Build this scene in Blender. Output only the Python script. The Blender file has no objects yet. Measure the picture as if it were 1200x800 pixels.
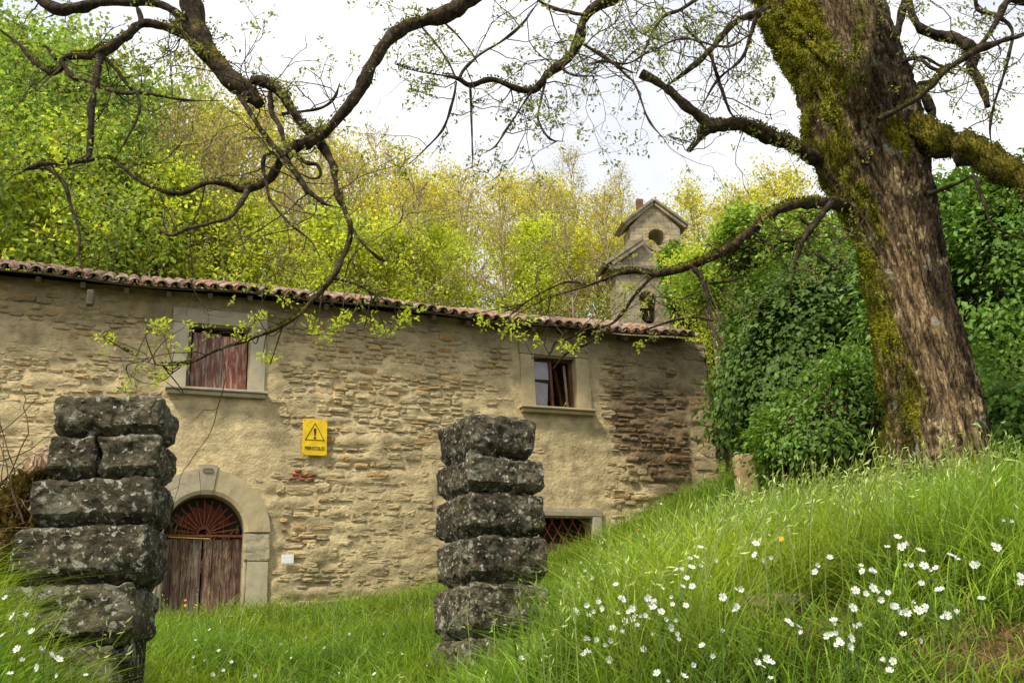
import bpy, math, random
import numpy as np
from mathutils import Matrix, Vector
rng = np.random.default_rng(7)
random.seed(7)
SC = bpy.context.scene
COL = SC.collection

# ------------------------------------------------------------------ camera
FPX, PITCH, ROLL = 1166.7, math.radians(18.8), .045
cF = np.array([0, math.cos(PITCH), math.sin(PITCH)])
cU = np.array([0, -math.sin(PITCH), math.cos(PITCH)])
cX = np.array([1., 0, 0])
right = cX*math.cos(ROLL) - cU*math.sin(ROLL)
up = cX*math.sin(ROLL) + cU*math.cos(ROLL)
cam_d = bpy.data.cameras.new('camera')
cam = bpy.data.objects.new('camera', cam_d)
COL.objects.link(cam)
cam_d.sensor_width = 36; cam_d.lens = 35; cam_d.clip_start = .05; cam_d.clip_end = 3000
cam.matrix_world = Matrix(((right[0], up[0], -cF[0], 0), (right[1], up[1], -cF[1], 0), (right[2], up[2], -cF[2], 0), (0, 0, 0, 1)))
SC.camera = cam

# ------------------------------------------------------------------ sky, sun, exposure
SUN_EL, SUN_AZ = math.radians(54), math.radians(220)     # compass azimuth, 0 = +Y, clockwise
world = bpy.data.worlds.new('World'); SC.world = world; world.use_nodes = True
nt = world.node_tree; nt.nodes.clear()
w_out = nt.nodes.new('ShaderNodeOutputWorld'); w_bg = nt.nodes.new('ShaderNodeBackground')
w_sky = nt.nodes.new('ShaderNodeTexSky'); w_sky.sky_type = 'NISHITA'; w_sky.sun_disc = False
w_sky.sun_elevation = SUN_EL; w_sky.sun_rotation = SUN_AZ
w_tc = nt.nodes.new('ShaderNodeTexCoord'); w_ns = nt.nodes.new('ShaderNodeTexNoise')
w_ns.inputs['Scale'].default_value = 2.2; w_ns.inputs['Detail'].default_value = 5
w_rp = nt.nodes.new('ShaderNodeValToRGB')
w_rp.color_ramp.elements[0].position = .45; w_rp.color_ramp.elements[0].color = (6.4, 6.7, 7.4, 1)
w_rp.color_ramp.elements[1].position = .58; w_rp.color_ramp.elements[1].color = (9.6, 9.6, 9.6, 1)
w_mx = nt.nodes.new('ShaderNodeMix'); w_mx.data_type = 'RGBA'; w_mx.inputs[0].default_value = .93
nt.links.new(w_tc.outputs['Generated'], w_ns.inputs['Vector'])
nt.links.new(w_ns.outputs['Fac'], w_rp.inputs['Fac'])
nt.links.new(w_sky.outputs['Color'], w_mx.inputs[6]); nt.links.new(w_rp.outputs['Color'], w_mx.inputs[7])
nt.links.new(w_mx.outputs[2], w_bg.inputs['Color']); w_bg.inputs['Strength'].default_value = .095
nt.links.new(w_bg.outputs[0], w_out.inputs['Surface'])
sun_d = bpy.data.lights.new('sun', 'SUN'); sun_d.energy = 3.7; sun_d.angle = math.radians(8); sun_d.color = (1, .93, .78)
sun = bpy.data.objects.new('sun', sun_d); COL.objects.link(sun)
sdir = Vector((math.sin(SUN_AZ)*math.cos(SUN_EL), math.cos(SUN_AZ)*math.cos(SUN_EL), math.sin(SUN_EL)))
sun.rotation_euler = sdir.to_track_quat('Z', 'Y').to_euler()
sun.location = (-8, -8, 20)
SC.view_settings.view_transform = 'Standard'; SC.view_settings.look = 'None'
SC.view_settings.exposure = .55; SC.view_settings.gamma = 1
SC.render.engine = 'CYCLES'
SC.cycles.max_bounces = 6; SC.cycles.diffuse_bounces = 3; SC.cycles.transmission_bounces = 3

# ------------------------------------------------------------------ helpers
def ray(px, py):
    """direction from the camera through a pixel of the 1200x800 photograph"""
    u = px-600; v = py-400
    a = u*math.cos(ROLL)-v*math.sin(ROLL); b = u*math.sin(ROLL)+v*math.cos(ROLL)
    return (a*cX+FPX*cF-b*cU)/FPX
def at(px, py, Y):
    d = ray(px, py); return d*(Y/d[1])
def wpx(p, w):                       # metres that cover w pixels at point p
    return w*float(np.dot(p, cF))/FPX

def hash3(i, j, k, s):
    n = (i*374761393+j*668265263+k*2147483647+s*974634777) & 0xffffffff
    n = ((n ^ (n >> 13))*1274126177) & 0xffffffff
    n = ((n ^ (n >> 16))*2246822519) & 0xffffffff
    return ((n ^ (n >> 15)) & 0xffff)/65535.
def vnoise(P, s=0):
    P = np.asarray(P, float); I = np.floor(P).astype(np.int64); f = P-I; f = f*f*(3-2*f)
    r = 0
    for a in (0, 1):
        for b in (0, 1):
            for c in (0, 1):
                w = (f[..., 0] if a else 1-f[..., 0])*(f[..., 1] if b else 1-f[..., 1])*(f[..., 2] if c else 1-f[..., 2])
                r = r+w*hash3(I[..., 0]+a, I[..., 1]+b, I[..., 2]+c, s)
    return r
def fbm(P, sc=1., o=4, s=0):
    P = np.asarray(P, float)*sc; r = 0; a = .5; t = 0
    for i in range(o):
        r = r+a*vnoise(P, s+i*7); t += a; a *= .5; P = P*2.03+3.7
    return r/t
def smooth(a, b, x):
    t = np.clip((x-a)/(b-a), 0, 1); return t*t*(3-2*t)

def tag(o, label=None, cat=None, group=None, kind=None):
    if label: o['label'] = label
    if cat: o['category'] = cat
    if group: o['group'] = group
    if kind: o['kind'] = kind
    return o
def empty(name, loc, rz=0):
    o = bpy.data.objects.new(name, None); COL.objects.link(o)
    o.location = loc; o.rotation_euler = (0, 0, rz); o.empty_display_size = .2
    return o
class Acc:
    """collects vertices, polygons and vertex colours for ONE mesh object"""
    def __init__(s): s.V = []; s.F = []; s.C = []; s.n = 0; s.M = []
    def add(s, V, F, c=(1, 1, 1), m=0):
        V = np.asarray(V, float).reshape(-1, 3)
        if isinstance(F, np.ndarray): s.F.append(F+s.n); s.M.append(np.full(len(F), m))
        else:
            by = {}
            for f in F: by.setdefault(len(f), []).append(f)
            for k, fs in by.items(): s.F.append(np.array(fs)+s.n); s.M.append(np.full(len(fs), m))
        c = np.asarray(c, float)
        s.C.append(np.broadcast_to(c, (len(V), 3)) if c.ndim == 1 else c)
        s.V.append(V); s.n += len(V)
        return s
    def mesh(s, name, mats, shade=False):
        V = np.concatenate(s.V); C = np.concatenate(s.C)
        lens = np.concatenate([np.full(len(f), f.shape[1]) for f in s.F])
        loops = np.concatenate([f.ravel() for f in s.F])
        me = bpy.data.meshes.new(name)
        me.vertices.add(len(V)); me.vertices.foreach_set('co', V.astype(np.float32).ravel())
        me.loops.add(len(loops)); me.loops.foreach_set('vertex_index', loops.astype(np.int32))
        me.polygons.add(len(lens)); st = np.concatenate([[0], np.cumsum(lens)[:-1]])
        me.polygons.foreach_set('loop_start', st.astype(np.int32))
        mats = mats if isinstance(mats, (list, tuple)) else [mats]
        for m in mats: me.materials.append(m)
        if len(mats) > 1: me.polygons.foreach_set('material_index', np.concatenate(s.M).astype(np.int32))
        me.update(calc_edges=True)
        at_ = me.color_attributes.new('col', 'FLOAT_COLOR', 'POINT')
        at_.data.foreach_set('color', np.concatenate([C, np.ones((len(C), 1))], 1).astype(np.float32).ravel())
        me.polygons.foreach_set('use_smooth', np.full(len(lens), shade))
        me.update()
        return me
    def build(s, name, mats, parent=None, shade=False):
        o = bpy.data.objects.new(name, s.mesh(name, mats, shade)); COL.objects.link(o)
        if parent: o.parent = parent
        return o
BOXF = np.array([[0, 3, 2, 1], [4, 5, 6, 7], [0, 1, 5, 4], [1, 2, 6, 5], [2, 3, 7, 6], [3, 0, 4, 7]])
def box(x0, x1, y0, y1, z0, z1):
    return np.array([[x0, y0, z0], [x1, y0, z0], [x1, y1, z0], [x0, y1, z0], [x0, y0, z1], [x1, y0, z1], [x1, y1, z1], [x0, y1, z1]], float)
def bar(p, q, w, h=None, upv=(0, 0, 1)):
    p = np.asarray(p, float); q = np.asarray(q, float); h = h or w
    d = q-p; d /= np.linalg.norm(d); u = np.cross(d, upv)
    if np.linalg.norm(u) < 1e-4: u = np.cross(d, (1, 0, 0))
    u /= np.linalg.norm(u); v = np.cross(u, d)
    r = []
    for e in (p, q):
        for a, b in ((-1, -1), (1, -1), (1, 1), (-1, 1)): r.append(e+u*w/2*a+v*h/2*b)
    return np.array(r)
def rough_box(x0, x1, y0, y1, z0, z1, n=8, amp=.02, rnd=.03, sc=6, seed=0):
    """subdivided box with rounded, worn edges and a rough surface"""
    L = np.array([x1-x0, y1-y0, z1-z0]); c = np.array([(x0+x1)/2, (y0+y1)/2, (z0+z1)/2])
    ks = np.maximum(2, np.round(n*L/L.max())).astype(int)
    idx = {}; V = []; F = []
    def vid(i, j, k):
        t = (i, j, k)
        if t not in idx: idx[t] = len(V); V.append((i/ks[0], j/ks[1], k/ks[2]))
        return idx[t]
    for ax in range(3):
        a, b = [(1, 2), (2, 0), (0, 1)][ax]
        for side in (0, ks[ax]):
            for i in range(ks[a]):
                for j in range(ks[b]):
                    q = []
                    for di, dj in ((0, 0), (1, 0), (1, 1), (0, 1)):
                        t = [0, 0, 0]; t[ax] = side; t[a] = i+di; t[b] = j+dj; q.append(vid(*t))
                    F.append(q if side else q[::-1])
    V = (np.array(V)-.5)*L
    inner = L/2-rnd
    q = np.clip(V, -inner, inner); d = V-q; l = np.linalg.norm(d, axis=1)[:, None]+1e-9
    V = q+d/l*np.minimum(l, rnd)
    nrm = d/l; W = V+c
    disp = (fbm(W, sc, 4, seed)-.5)*2*amp + (fbm(W, sc*3.5, 3, seed+5)-.5)*amp
    return W+nrm*disp[:, None], np.array(F)
def catmull(P, n):
    P = np.asarray(P, float)
    Q = np.vstack([2*P[0]-P[1], P, 2*P[-1]-P[-2]]); out = []
    for i in range(len(P)-1):
        p0, p1, p2, p3 = Q[i:i+4]
        for t in np.linspace(0, 1, n, endpoint=False):
            out.append(.5*(2*p1+(p2-p0)*t+(2*p0-5*p1+4*p2-p3)*t*t+(3*p1-p0-3*p2+p3)*t**3))
    out.append(P[-1]); return np.array(out)
def sweep(P, R, sides=6, rough=0., seed=0, cap=True):
    P = np.asarray(P, float); n = len(P); R = np.broadcast_to(np.asarray(R, float), (n,))
    T = np.gradient(P, axis=0); T /= np.linalg.norm(T, axis=1)[:, None]+1e-9
    u = np.cross(T[0], (0.31, .2, .9)); u /= np.linalg.norm(u)+1e-9; U = []
    for i in range(n):
        u = u-T[i]*np.dot(u, T[i]); u /= np.linalg.norm(u)+1e-9; U.append(u)
    U = np.array(U); W = np.cross(T, U)
    a = np.arange(sides)*2*math.pi/sides
    D = U[:, None, :]*np.cos(a)[None, :, None]+W[:, None, :]*np.sin(a)[None, :, None]
    rr = R[:, None, None]
    V = P[:, None, :]+D*rr
    if rough: V = V+D*rr*rough*(2*fbm(V*1.0, 14, 3, seed)[..., None]-1)
    i = np.arange(n-1)[:, None]*sides; j = np.arange(sides)[None, :]; k = (j+1) % sides
    F = np.stack([i+j, i+k, i+k+sides, i+j+sides], -1).reshape(-1, 4)
    V = V.reshape(-1, 3)
    Fl = [F]
    return V, F
def leaves(P, D, N, L, Wd, fold=.15):
    """diamond leaves, four vertices each: base, side, tip, side"""
    D = D/(np.linalg.norm(D, axis=1)[:, None]+1e-9)
    S = np.cross(D, N); S /= np.linalg.norm(S, axis=1)[:, None]+1e-9
    Nn = np.cross(S, D)
    L = np.broadcast_to(L, (len(P),))[:, None]; Wd = np.broadcast_to(Wd, (len(P),))[:, None]
    m = P+D*L*.45+Nn*L*fold
    V = np.stack([P, m+S*Wd*.5, P+D*L, m-S*Wd*.5], 1).reshape(-1, 3)
    F = np.arange(len(P)*4).reshape(-1, 4)
    F = np.concatenate([F[:, [0, 1, 2]], F[:, [0, 2, 3]]])
    return V, F
def runit(n): v = rng.normal(size=(n, 3)); return v/np.linalg.norm(v, axis=1)[:, None]

# ------------------------------------------------------------------ materials
def new_mat(name):
    m = bpy.data.materials.new(name); m.use_nodes = True; t = m.node_tree; t.nodes.clear()
    o = t.nodes.new('ShaderNodeOutputMaterial'); b = t.nodes.new('ShaderNodeBsdfPrincipled')
    t.links.new(b.outputs[0], o.inputs[0]); b.inputs['Roughness'].default_value = .9
    b.inputs['Specular IOR Level'].default_value = .2
    return m, t, b, o
def noise(t, scale, detail=5, rough=.6, vec=None, dist=0.):
    n = t.nodes.new('ShaderNodeTexNoise'); n.inputs['Scale'].default_value = scale
    n.inputs['Detail'].default_value = detail; n.inputs['Roughness'].default_value = rough; n.inputs['Distortion'].default_value = dist
    if vec is not None: t.links.new(vec, n.inputs['Vector'])
    return n.outputs['Fac']
def ramp(t, fac, stops):
    r = t.nodes.new('ShaderNodeValToRGB'); e = r.color_ramp.elements
    while len(e) < len(stops): e.new(.5)
    for i, (p, c) in enumerate(stops):
        e[i].position = p; e[i].color = (*((c,)*3 if not hasattr(c, '__len__') else c), 1)
    t.links.new(fac, r.inputs['Fac']); return r.outputs['Color']
def mixc(t, fac, a, b, mode='MIX'):
    m = t.nodes.new('ShaderNodeMix'); m.data_type = 'RGBA'; m.blend_type = mode
    for s, v in ((0, fac), (6, a), (7, b)):
        if hasattr(v, 'is_linked'): t.links.new(v, m.inputs[s])
        elif s == 0: m.inputs[0].default_value = v
        else: m.inputs[s].default_value = (*v, 1)
    return m.outputs[2]
def bump(t, b, h, strength, dist):
    n = t.nodes.new('ShaderNodeBump'); n.inputs['Strength'].default_value = strength; n.inputs['Distance'].default_value = dist
    t.links.new(h, n.inputs['Height']); t.links.new(n.outputs[0], b.inputs['Normal'])
def objco(t, scale=None):
    tc = t.nodes.new('ShaderNodeTexCoord'); v = tc.outputs['Object']
    if scale:
        mp = t.nodes.new('ShaderNodeMapping'); mp.inputs['Scale'].default_value = scale
        t.links.new(v, mp.inputs['Vector']); v = mp.outputs[0]
    return v
def attr(t):
    a = t.nodes.new('ShaderNodeAttribute'); a.attribute_name = 'col'; return a.outputs['Color']

def leaf_mat(name, rough=.5, spec=.3, transl=.38, tc=(1.25, 1.2, .7)):
    m, t, b, o = new_mat(name); c = attr(t)
    b.inputs['Roughness'].default_value = rough; b.inputs['Specular IOR Level'].default_value = spec
    t.links.new(c, b.inputs['Base Color'])
    tr = t.nodes.new('ShaderNodeBsdfTranslucent'); t.links.new(mixc(t, 1., c, tc, 'MULTIPLY'), tr.inputs['Color'])
    mx = t.nodes.new('ShaderNodeMixShader'); mx.inputs[0].default_value = transl
    t.links.new(b.outputs[0], mx.inputs[1]); t.links.new(tr.outputs[0], mx.inputs[2]); t.links.new(mx.outputs[0], o.inputs[0])
    return m
M_LEAF = leaf_mat('leaf', transl=.5); M_GRASS = leaf_mat('grass_blade', .55, .25, .35); M_GLOSS = leaf_mat('glossy_leaf', .5, .22, .32)
M_PETAL = leaf_mat('petal', .6, .2, .3, (1, 1, 1))

def rock_mat(name, stops, sc=9, speck=None, b_s=.6, b_d=.02, use_col=True, moss=None):
    m, t, b, o = new_mat(name); v = objco(t)
    c = ramp(t, noise(t, sc, 7, .65, v), stops)
    if use_col: c = mixc(t, 1., c, attr(t), 'MULTIPLY')
    if moss:
        f = ramp(t, noise(t, moss[0], 5, .7, v, .4), [(moss[1], 0.), (moss[1]+.1, 1.)]); c = mixc(t, f, c, moss[2])
    if speck:
        for (s2, th, cc) in speck:
            f = ramp(t, noise(t, s2, 4, .55, v, .3), [(th, 0.), (th+.04, 1.)]); c = mixc(t, f, c, cc)
    t.links.new(c, b.inputs['Base Color'])
    bump(t, b, noise(t, sc*3, 8, .7, v), b_s, b_d)
    return m
M_WALL = rock_mat('old_lime_plaster', [(.28, (.55, .53, .48)), (.5, (.95, .94, .9)), (.72, (1.25, 1.22, 1.15))], 4.5, None, .9, .05)
M_RUBBLE = rock_mat('rubble_stone', [(.25, (.55, .53, .5)), (.5, (.95, .93, .9)), (.75, (1.25, 1.2, 1.1))], 6, None, .95, .045)
M_DRESS = rock_mat('dressed_sandstone', [(.25, (.66, .66, .64)), (.5, (.95, .95, .95)), (.75, (1.15, 1.12, 1.05))], 5, None, .35, .012)
M_LICHEN = rock_mat('lichen_rock', [(.30, (.020, .017, .011)), (.5, (.10, .083, .052)), (.70, (.28, .23, .15))], 13,
                    [(6, .59, (.19, .18, .125)), (17, .60, (.36, .35, .27)), (40, .60, (.50, .49, .40))], 1., .05, True, (4.5, .565, (.085, .082, .018)))
M_GABLE = rock_mat('weathered_gable_stone', [(.25, (.16, .135, .09)), (.5, (.34, .295, .205)), (.75, (.50, .44, .32))], 4, [(12, .64, (.12, .11, .08))], .6, .03)
_t = M_GABLE.node_tree; _b = _t.nodes['Principled BSDF']; _old = _b.inputs['Base Color'].links[0].from_socket
_br = _t.nodes.new('ShaderNodeTexBrick'); _mp = _t.nodes.new('ShaderNodeMapping'); _mp.inputs['Rotation'].default_value = (math.pi/2, 0, 0)
_t.links.new(_t.nodes['Texture Coordinate'].outputs['Object'], _mp.inputs['Vector']); _t.links.new(_mp.outputs[0], _br.inputs['Vector'])
for _k, _v in (('Scale', 1.), ('Mortar Size', .010), ('Brick Width', .42), ('Row Height', .19), ('Mortar Smooth', .4)): _br.inputs[_k].default_value = _v
_br.inputs['Color1'].default_value = (1.05, 1.02, .96, 1); _br.inputs['Color2'].default_value = (.78, .76, .74, 1); _br.inputs['Mortar'].default_value = (.5, .48, .44, 1)
_t.links.new(mixc(_t, 1., _old, _br.outputs['Color'], 'MULTIPLY'), _b.inputs['Base Color'])
M_GTRIM = rock_mat('gable_cornice_stone', [(.25, (.06, .055, .045)), (.5, (.15, .13, .10)), (.75, (.26, .23, .17))], 5, None, .6, .02)
M_TILE = rock_mat('terracotta_tile', [(.25, (.4, .38, .36)), (.5, (.9, .88, .86)), (.72, (1.3, 1.3, 1.3))], 14, [(22, .60, (.42, .38, .32)), (9, .66, (.08, .07, .05))], .5, .01)
M_WOOD = rock_mat('weathered_timber', [(.3, (.6, .6, .6)), (.7, (1.2, 1.2, 1.2))], 10, None, .5, .01)

def paint_mat(name, paint, bare, dark, thr=.52, sc=(14, 14, 1.6)):
    m, t, b, o = new_mat(name); v = objco(t, sc); v2 = objco(t)
    c = ramp(t, noise(t, 2.2, 7, .7, v), [(.3, dark), (.5, paint), (.68, tuple(x*1.35 for x in paint))])
    f = ramp(t, noise(t, 1.6, 8, .75, v, .3), [(thr, 0.), (thr+.10, 1.)]); c = mixc(t, f, c, bare)
    f2 = ramp(t, noise(t, 2.5, 4, .6, v2), [(.3, .55), (.7, 1.1)]); c = mixc(t, 1., c, f2, 'MULTIPLY')
    t.links.new(mixc(t, 1., c, attr(t), 'MULTIPLY'), b.inputs['Base Color']); b.inputs['Roughness'].default_value = .75
    bump(t, b, noise(t, 3, 8, .7, v), .5, .01); return m
M_SHUT = paint_mat('flaking_red_paint', (.23, .10, .078), (.45, .36, .27), (.14, .06, .047), .49)
M_DOORP = paint_mat('old_brown_door_paint', (.145, .082, .06), (.33, .26, .19), (.065, .036, .027), .48)
M_FRAME = paint_mat('brown_window_paint', (.17, .07, .035), (.25, .17, .1), (.07, .03, .02), .7)
M_RUST = rock_mat('rusted_iron', [(.3, (.10, .03, .016)), (.6, (.23, .062, .032)), (.8, (.32, .11, .06))], 20, None, .5, .004)

def simple(name, c, rough=.6, spec=.3, var=.12):
    m, t, b, o = new_mat(name); v = objco(t)
    k = ramp(t, noise(t, 8, 5, .6, v), [(.3, 1-var), (.7, 1+var)])
    t.links.new(mixc(t, 1., k, c, 'MULTIPLY'), b.inputs['Base Color']); b.inputs['Roughness'].default_value = rough
    b.inputs['Specular IOR Level'].default_value = spec; return m
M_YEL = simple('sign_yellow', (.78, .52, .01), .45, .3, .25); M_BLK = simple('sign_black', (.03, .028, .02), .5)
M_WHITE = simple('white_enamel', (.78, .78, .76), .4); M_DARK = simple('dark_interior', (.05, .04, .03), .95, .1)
M_LAT = simple('yellow_lath', (.5, .36, .05), .8)
m, t, b, o = new_mat('dusty_window_glass'); M_GLASS = m
t.links.new(ramp(t, noise(t, 5, 5, .6, objco(t)), [(.3, (.12, .112, .12)), (.7, (.27, .25, .27))]), b.inputs['Base Color'])
b.inputs['Roughness'].default_value = .12; b.inputs['Specular IOR Level'].default_value = .8

def bark_mat(name, cols, mossy=None, lich=None, vs=(15, 15, 4.2), bd=.06):
    m, t, b, o = new_mat(name); v = objco(t, vs); v2 = objco(t)
    rg_ = t.nodes.new('ShaderNodeTexNoise'); rg_.noise_type = 'RIDGED_MULTIFRACTAL'; rg_.inputs['Scale'].default_value = 1.1; rg_.inputs['Detail'].default_value = 6
    rg_.inputs['Distortion'].default_value = .6; t.links.new(v, rg_.inputs['Vector'])
    c = ramp(t, noise(t, 3.0, 8, .7, v, .5), cols)
    c = mixc(t, 1., c, ramp(t, rg_.outputs['Fac'], [(.15, 1.25), (.9, .28)]), 'MULTIPLY')
    nv = t.nodes.new('ShaderNodeTexNoise'); nv.inputs['Scale'].default_value = .8; nv.inputs['Detail'].default_value = 4; t.links.new(v, nv.inputs['Vector'])
    wv_ = mixc(t, .35, objco(t, (vs[0]*.9, vs[1]*.9, vs[2]*.42)), nv.outputs['Color']); vo = t.nodes.new('ShaderNodeTexVoronoi'); vo.feature = 'DISTANCE_TO_EDGE'; vo.inputs['Scale'].default_value = 2.2; t.links.new(wv_, vo.inputs['Vector'])
    crack = ramp(t, vo.outputs['Distance'], [(.0, .42), (.10, .95), (.5, 1.2)]); c = mixc(t, 1., c, crack, 'MULTIPLY')
    c = mixc(t, 1., c, attr(t), 'MULTIPLY')
    if mossy:
        a = t.nodes.new('ShaderNodeAttribute'); a.attribute_name = 'col'
        sep = t.nodes.new('ShaderNodeSeparateColor')
    fd = noise(t, 38, 6, .75, v2); c = mixc(t, 1., c, ramp(t, fd, [(.32, .58), (.5, 1.02), (.66, 1.5)]), 'MULTIPLY')
    if lich:
        f = ramp(t, noise(t, lich, 4, .6, v2, .2), [(.655, 0.), (.69, 1.)]); c = mixc(t, f, c, (.42, .42, .34))
    t.links.new(c, b.inputs['Base Color']); bump(t, b, mixc(t, .5, ramp(t, noise(t, 4.5, 9, .78, v, .4), [(.2, 0.), (.8, 1.)]), crack), 1., bd); return m
M_BARK = bark_mat('furrowed_bark', [(.32, (.022, .014, .008)), (.47, (.14, .097, .055)), (.66, (.36, .275, .17))], None, 6)
M_BRANCH = bark_mat('dark_branch_bark', [(.3, (.012, .009, .006)), (.5, (.040, .029, .018)), (.72, (.11, .08, .05))], None, None, (9, 9, 9), .02)
M_TWIG = bark_mat('twig_bark', [(.3, (.03, .022, .014)), (.6, (.08, .057, .035)), (.8, (.16, .12, .075))], None, None, (9, 9, 9), .01)
M_TRUNKB = bark_mat('pale_grey_bark', [(.3, (.14, .11, .07)), (.5, (.30, .25, .17)), (.72, (.46, .40, .29))], None, None, (6, 6, 1.5), .02)
M_MOSS = leaf_mat('moss', .9, .05, .2)

# ------------------------------------------------------------------ the ground
CP = [(0, 0, -1.5), (-2, 0, -1.5), (2, 0, -1.35), (4, 0, -1.0), (.95, 2.2, -.12), (.61, 2.6, -.05), (.24, 3.5, -.06), (1.6, 6.5, .72),
      (2.35, 7, .82), (3.2, 7.5, .93), (3.5, 7, .76), (2, 3, .2), (3.5, 4, .42), (-1.25, 2.4, -.12), (-1.95, 3.6, .14), (-2.7, 4.5, .38), (-4, 4, .5), (-.9, 2.4, -.6), (-1.3, 3.5, -.45), (-1.72, 4.4, -.32), (-.6, 3.8, -.42),
      (-.3, 6.2, .0), (-1.31, 6, -.08), (-2.6, 10, .48), (-1.77, 13, .9), (-4.5, 14.3, .95), (-1.3, 15.8, 1.25), (1.95, 17.2, 2.3), (3.64, 17.9, 3.1),
      (-8, 13, .9), (-10, 10, .8), (0, 12, .95), (1.5, 12, 1.3), (3, 12, 1.75), (3, 15, 2.6), (5, 13, 2.3), (6, 10, 1.7), (8, 14, 3.2), (-1, 8.5, .3), (.9, 7.5, .58), (1.2, 4.8, .38),
      (0, 26, 5), (-12, 22, 4.2), (12, 24, 6), (0, 35, 9), (-22, 35, 9), (22, 35, 10), (0, 60, 18), (-35, 60, 18), (35, 60, 19), (-20, 0, 0), (20, 0, 1), (-20, 12, 2), (20, 12, 4)]
CP = np.array(CP, float)
def tps_k(r): return np.where(r > 1e-9, r*r*np.log(r+1e-12), 0.)
_n = len(CP); _K = tps_k(np.linalg.norm(CP[:, None, :2]-CP[None, :, :2], axis=2))+np.eye(_n)*.02
_P = np.column_stack([np.ones(_n), CP[:, :2]]); _A = np.block([[_K, _P], [_P.T, np.zeros((3, 3))]])
_w = np.linalg.solve(_A, np.concatenate([CP[:, 2], [0, 0, 0]]))
def gz(x, y):
    x = np.asarray(x, float); y = np.asarray(y, float)
    sh = x.shape; x = x.ravel(); y = y.ravel()
    cx = np.clip(x, -38, 38); cy = np.clip(y, -1, 60); out = np.empty(len(x))
    for i in range(0, len(x), 20000):
        s = slice(i, i+20000)
        r = np.hypot(cx[s, None]-CP[None, :, 0], cy[s, None]-CP[None, :, 1])
        out[s] = tps_k(r)@_w[:_n]+_w[_n]+_w[_n+1]*cx[s]+_w[_n+2]*cy[s]
    out += np.clip(y-60, 0, 60)*.05 + (y < -1)*np.clip(-1-y, 0, 30)*-.15
    P = np.column_stack([x, y, 0*x])
    out += (fbm(P, 1.1, 3, 3)-.5)*.16+(fbm(P, 5, 2, 9)-.5)*.05
    return out.reshape(sh)
def march(px, py, hgt):
    d = ray(px, py); t_ = np.linspace(1.4, 17, 900); P = d[None]*t_[:, None]; g = gz(P[:, 0], P[:, 1])+hgt*(1 if np.isscalar(hgt) else hgt); k = np.nonzero(P[:, 2] < g)[0]
    return P[k[0]] if len(k) else None
BA = march(1180, 775, .0); BB = march(905, 738, .0); BC = march(800, 770, 0.)
def bare_at(x, y):
    return np.clip(1.3*np.exp(-(((x-BA[0]-.08)/.20)**2+((y-BA[1])/.13)**2))+1.5*np.exp(-(((x-BB[0]-.03)/.17)**2+((y-BB[1]+.13)/.22)**2))+.8*np.exp(-(((x-BC[0])/.12)**2+((y-BC[1])/.10)**2)), 0, 1)*smooth(.25, .5, fbm(np.column_stack([np.ravel(x), np.ravel(y), 0*np.ravel(x)]), 7, 3, 630)).reshape(np.shape(x))
def lines(segs):
    r = []
    for a, b, s in segs: r += list(np.arange(a, b, s))
    return np.array(r)
gx = lines([(-600, -60, 60), (-60, -16, 3), (-16, -6, .5), (-6, 7, .11), (7, 18, .5), (18, 60, 3), (60, 601, 60)])
gy = lines([(-400, -40, 60), (-40, -4, 3), (-4, .5, .4), (.5, 10, .11), (10, 19, .2), (19, 40, .8), (40, 80, 3), (80, 801, 60)])
X, Y = np.meshgrid(gx, gy); Z = gz(X, Y)
def ground_tint(x, y):
    P = np.column_stack([x, y, 0*x]); n = fbm(P, 1.3, 4, 21); n2 = fbm(P, 6, 3, 31)
    soil = np.array([.10, .065, .035]); gr = np.array([.06, .085, .02]); dry = np.array([.17, .105, .055])
    f = smooth(.42, .6, n)[:, None]; c = gr*f+soil*(1-f)
    bare = bare_at(x, y)[:, None]
    c = c*(1-bare)+dry*bare
    return c*(.7+.6*n2[:, None])
ny, nx = X.shape; idx = np.arange(nx*ny).reshape(ny, nx)
GF = np.stack([idx[:-1, :-1], idx[:-1, 1:], idx[1:, 1:], idx[1:, :-1]], -1).reshape(-1, 4)
M_GROUND = rock_mat('soil_and_moss', [(.3, (.6, .6, .6)), (.7, (1.3, 1.3, 1.3))], 9, None, .8, .04)
tag(Acc().add(np.column_stack([X.ravel(), Y.ravel(), Z.ravel()]), GF, ground_tint(X.ravel(), Y.ravel())).build('ground', M_GROUND, None, True), kind='structure')

# ------------------------------------------------------------------ the stone house (local: x along the wall, y into the house, z up from the door sill)
HA = math.atan2(.384, .923); P0 = np.array([-4.514, 14.5, 1.0]); HZ = 1.0
house = tag(empty('stone_house', P0, HA), 'long abandoned two storey rubble stone house with crumbling plaster and terracotta eaves', 'house')
def H2W(s, d, z): return np.array([P0[0]+s*math.cos(HA)-d*math.sin(HA), P0[1]+s*math.sin(HA)+d*math.cos(HA), z])
S0, S1, ZB, ZT = -7.0, 8.83, -.9, 4.90            # local z
OPEN = [(-.46, .46, 3.37, 4.40), (5.27, 6.07, 3.42, 4.36), (-.60, .47, -.5, 1.76), (5.2, 6.2, .7, 1.56)]
SURR = [(-.74, .73, 3.26, 4.66), (4.98, 6.42, 3.24, 4.62), (-1.0, .87, -.6, 1.3), (4.95, 6.38, .4, 1.70)]
def in_rects(s, z, R, m=0.):
    k = np.zeros(np.shape(s), bool)
    for a, b, c, d in R: k |= (s > a-m) & (s < b+m) & (z > c-m) & (z < d+m)
    return k
def in_arch(s, z, r): return ((s+.065)**2+(z-1.22)**2 < r*r) & (z > 1.1)
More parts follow.
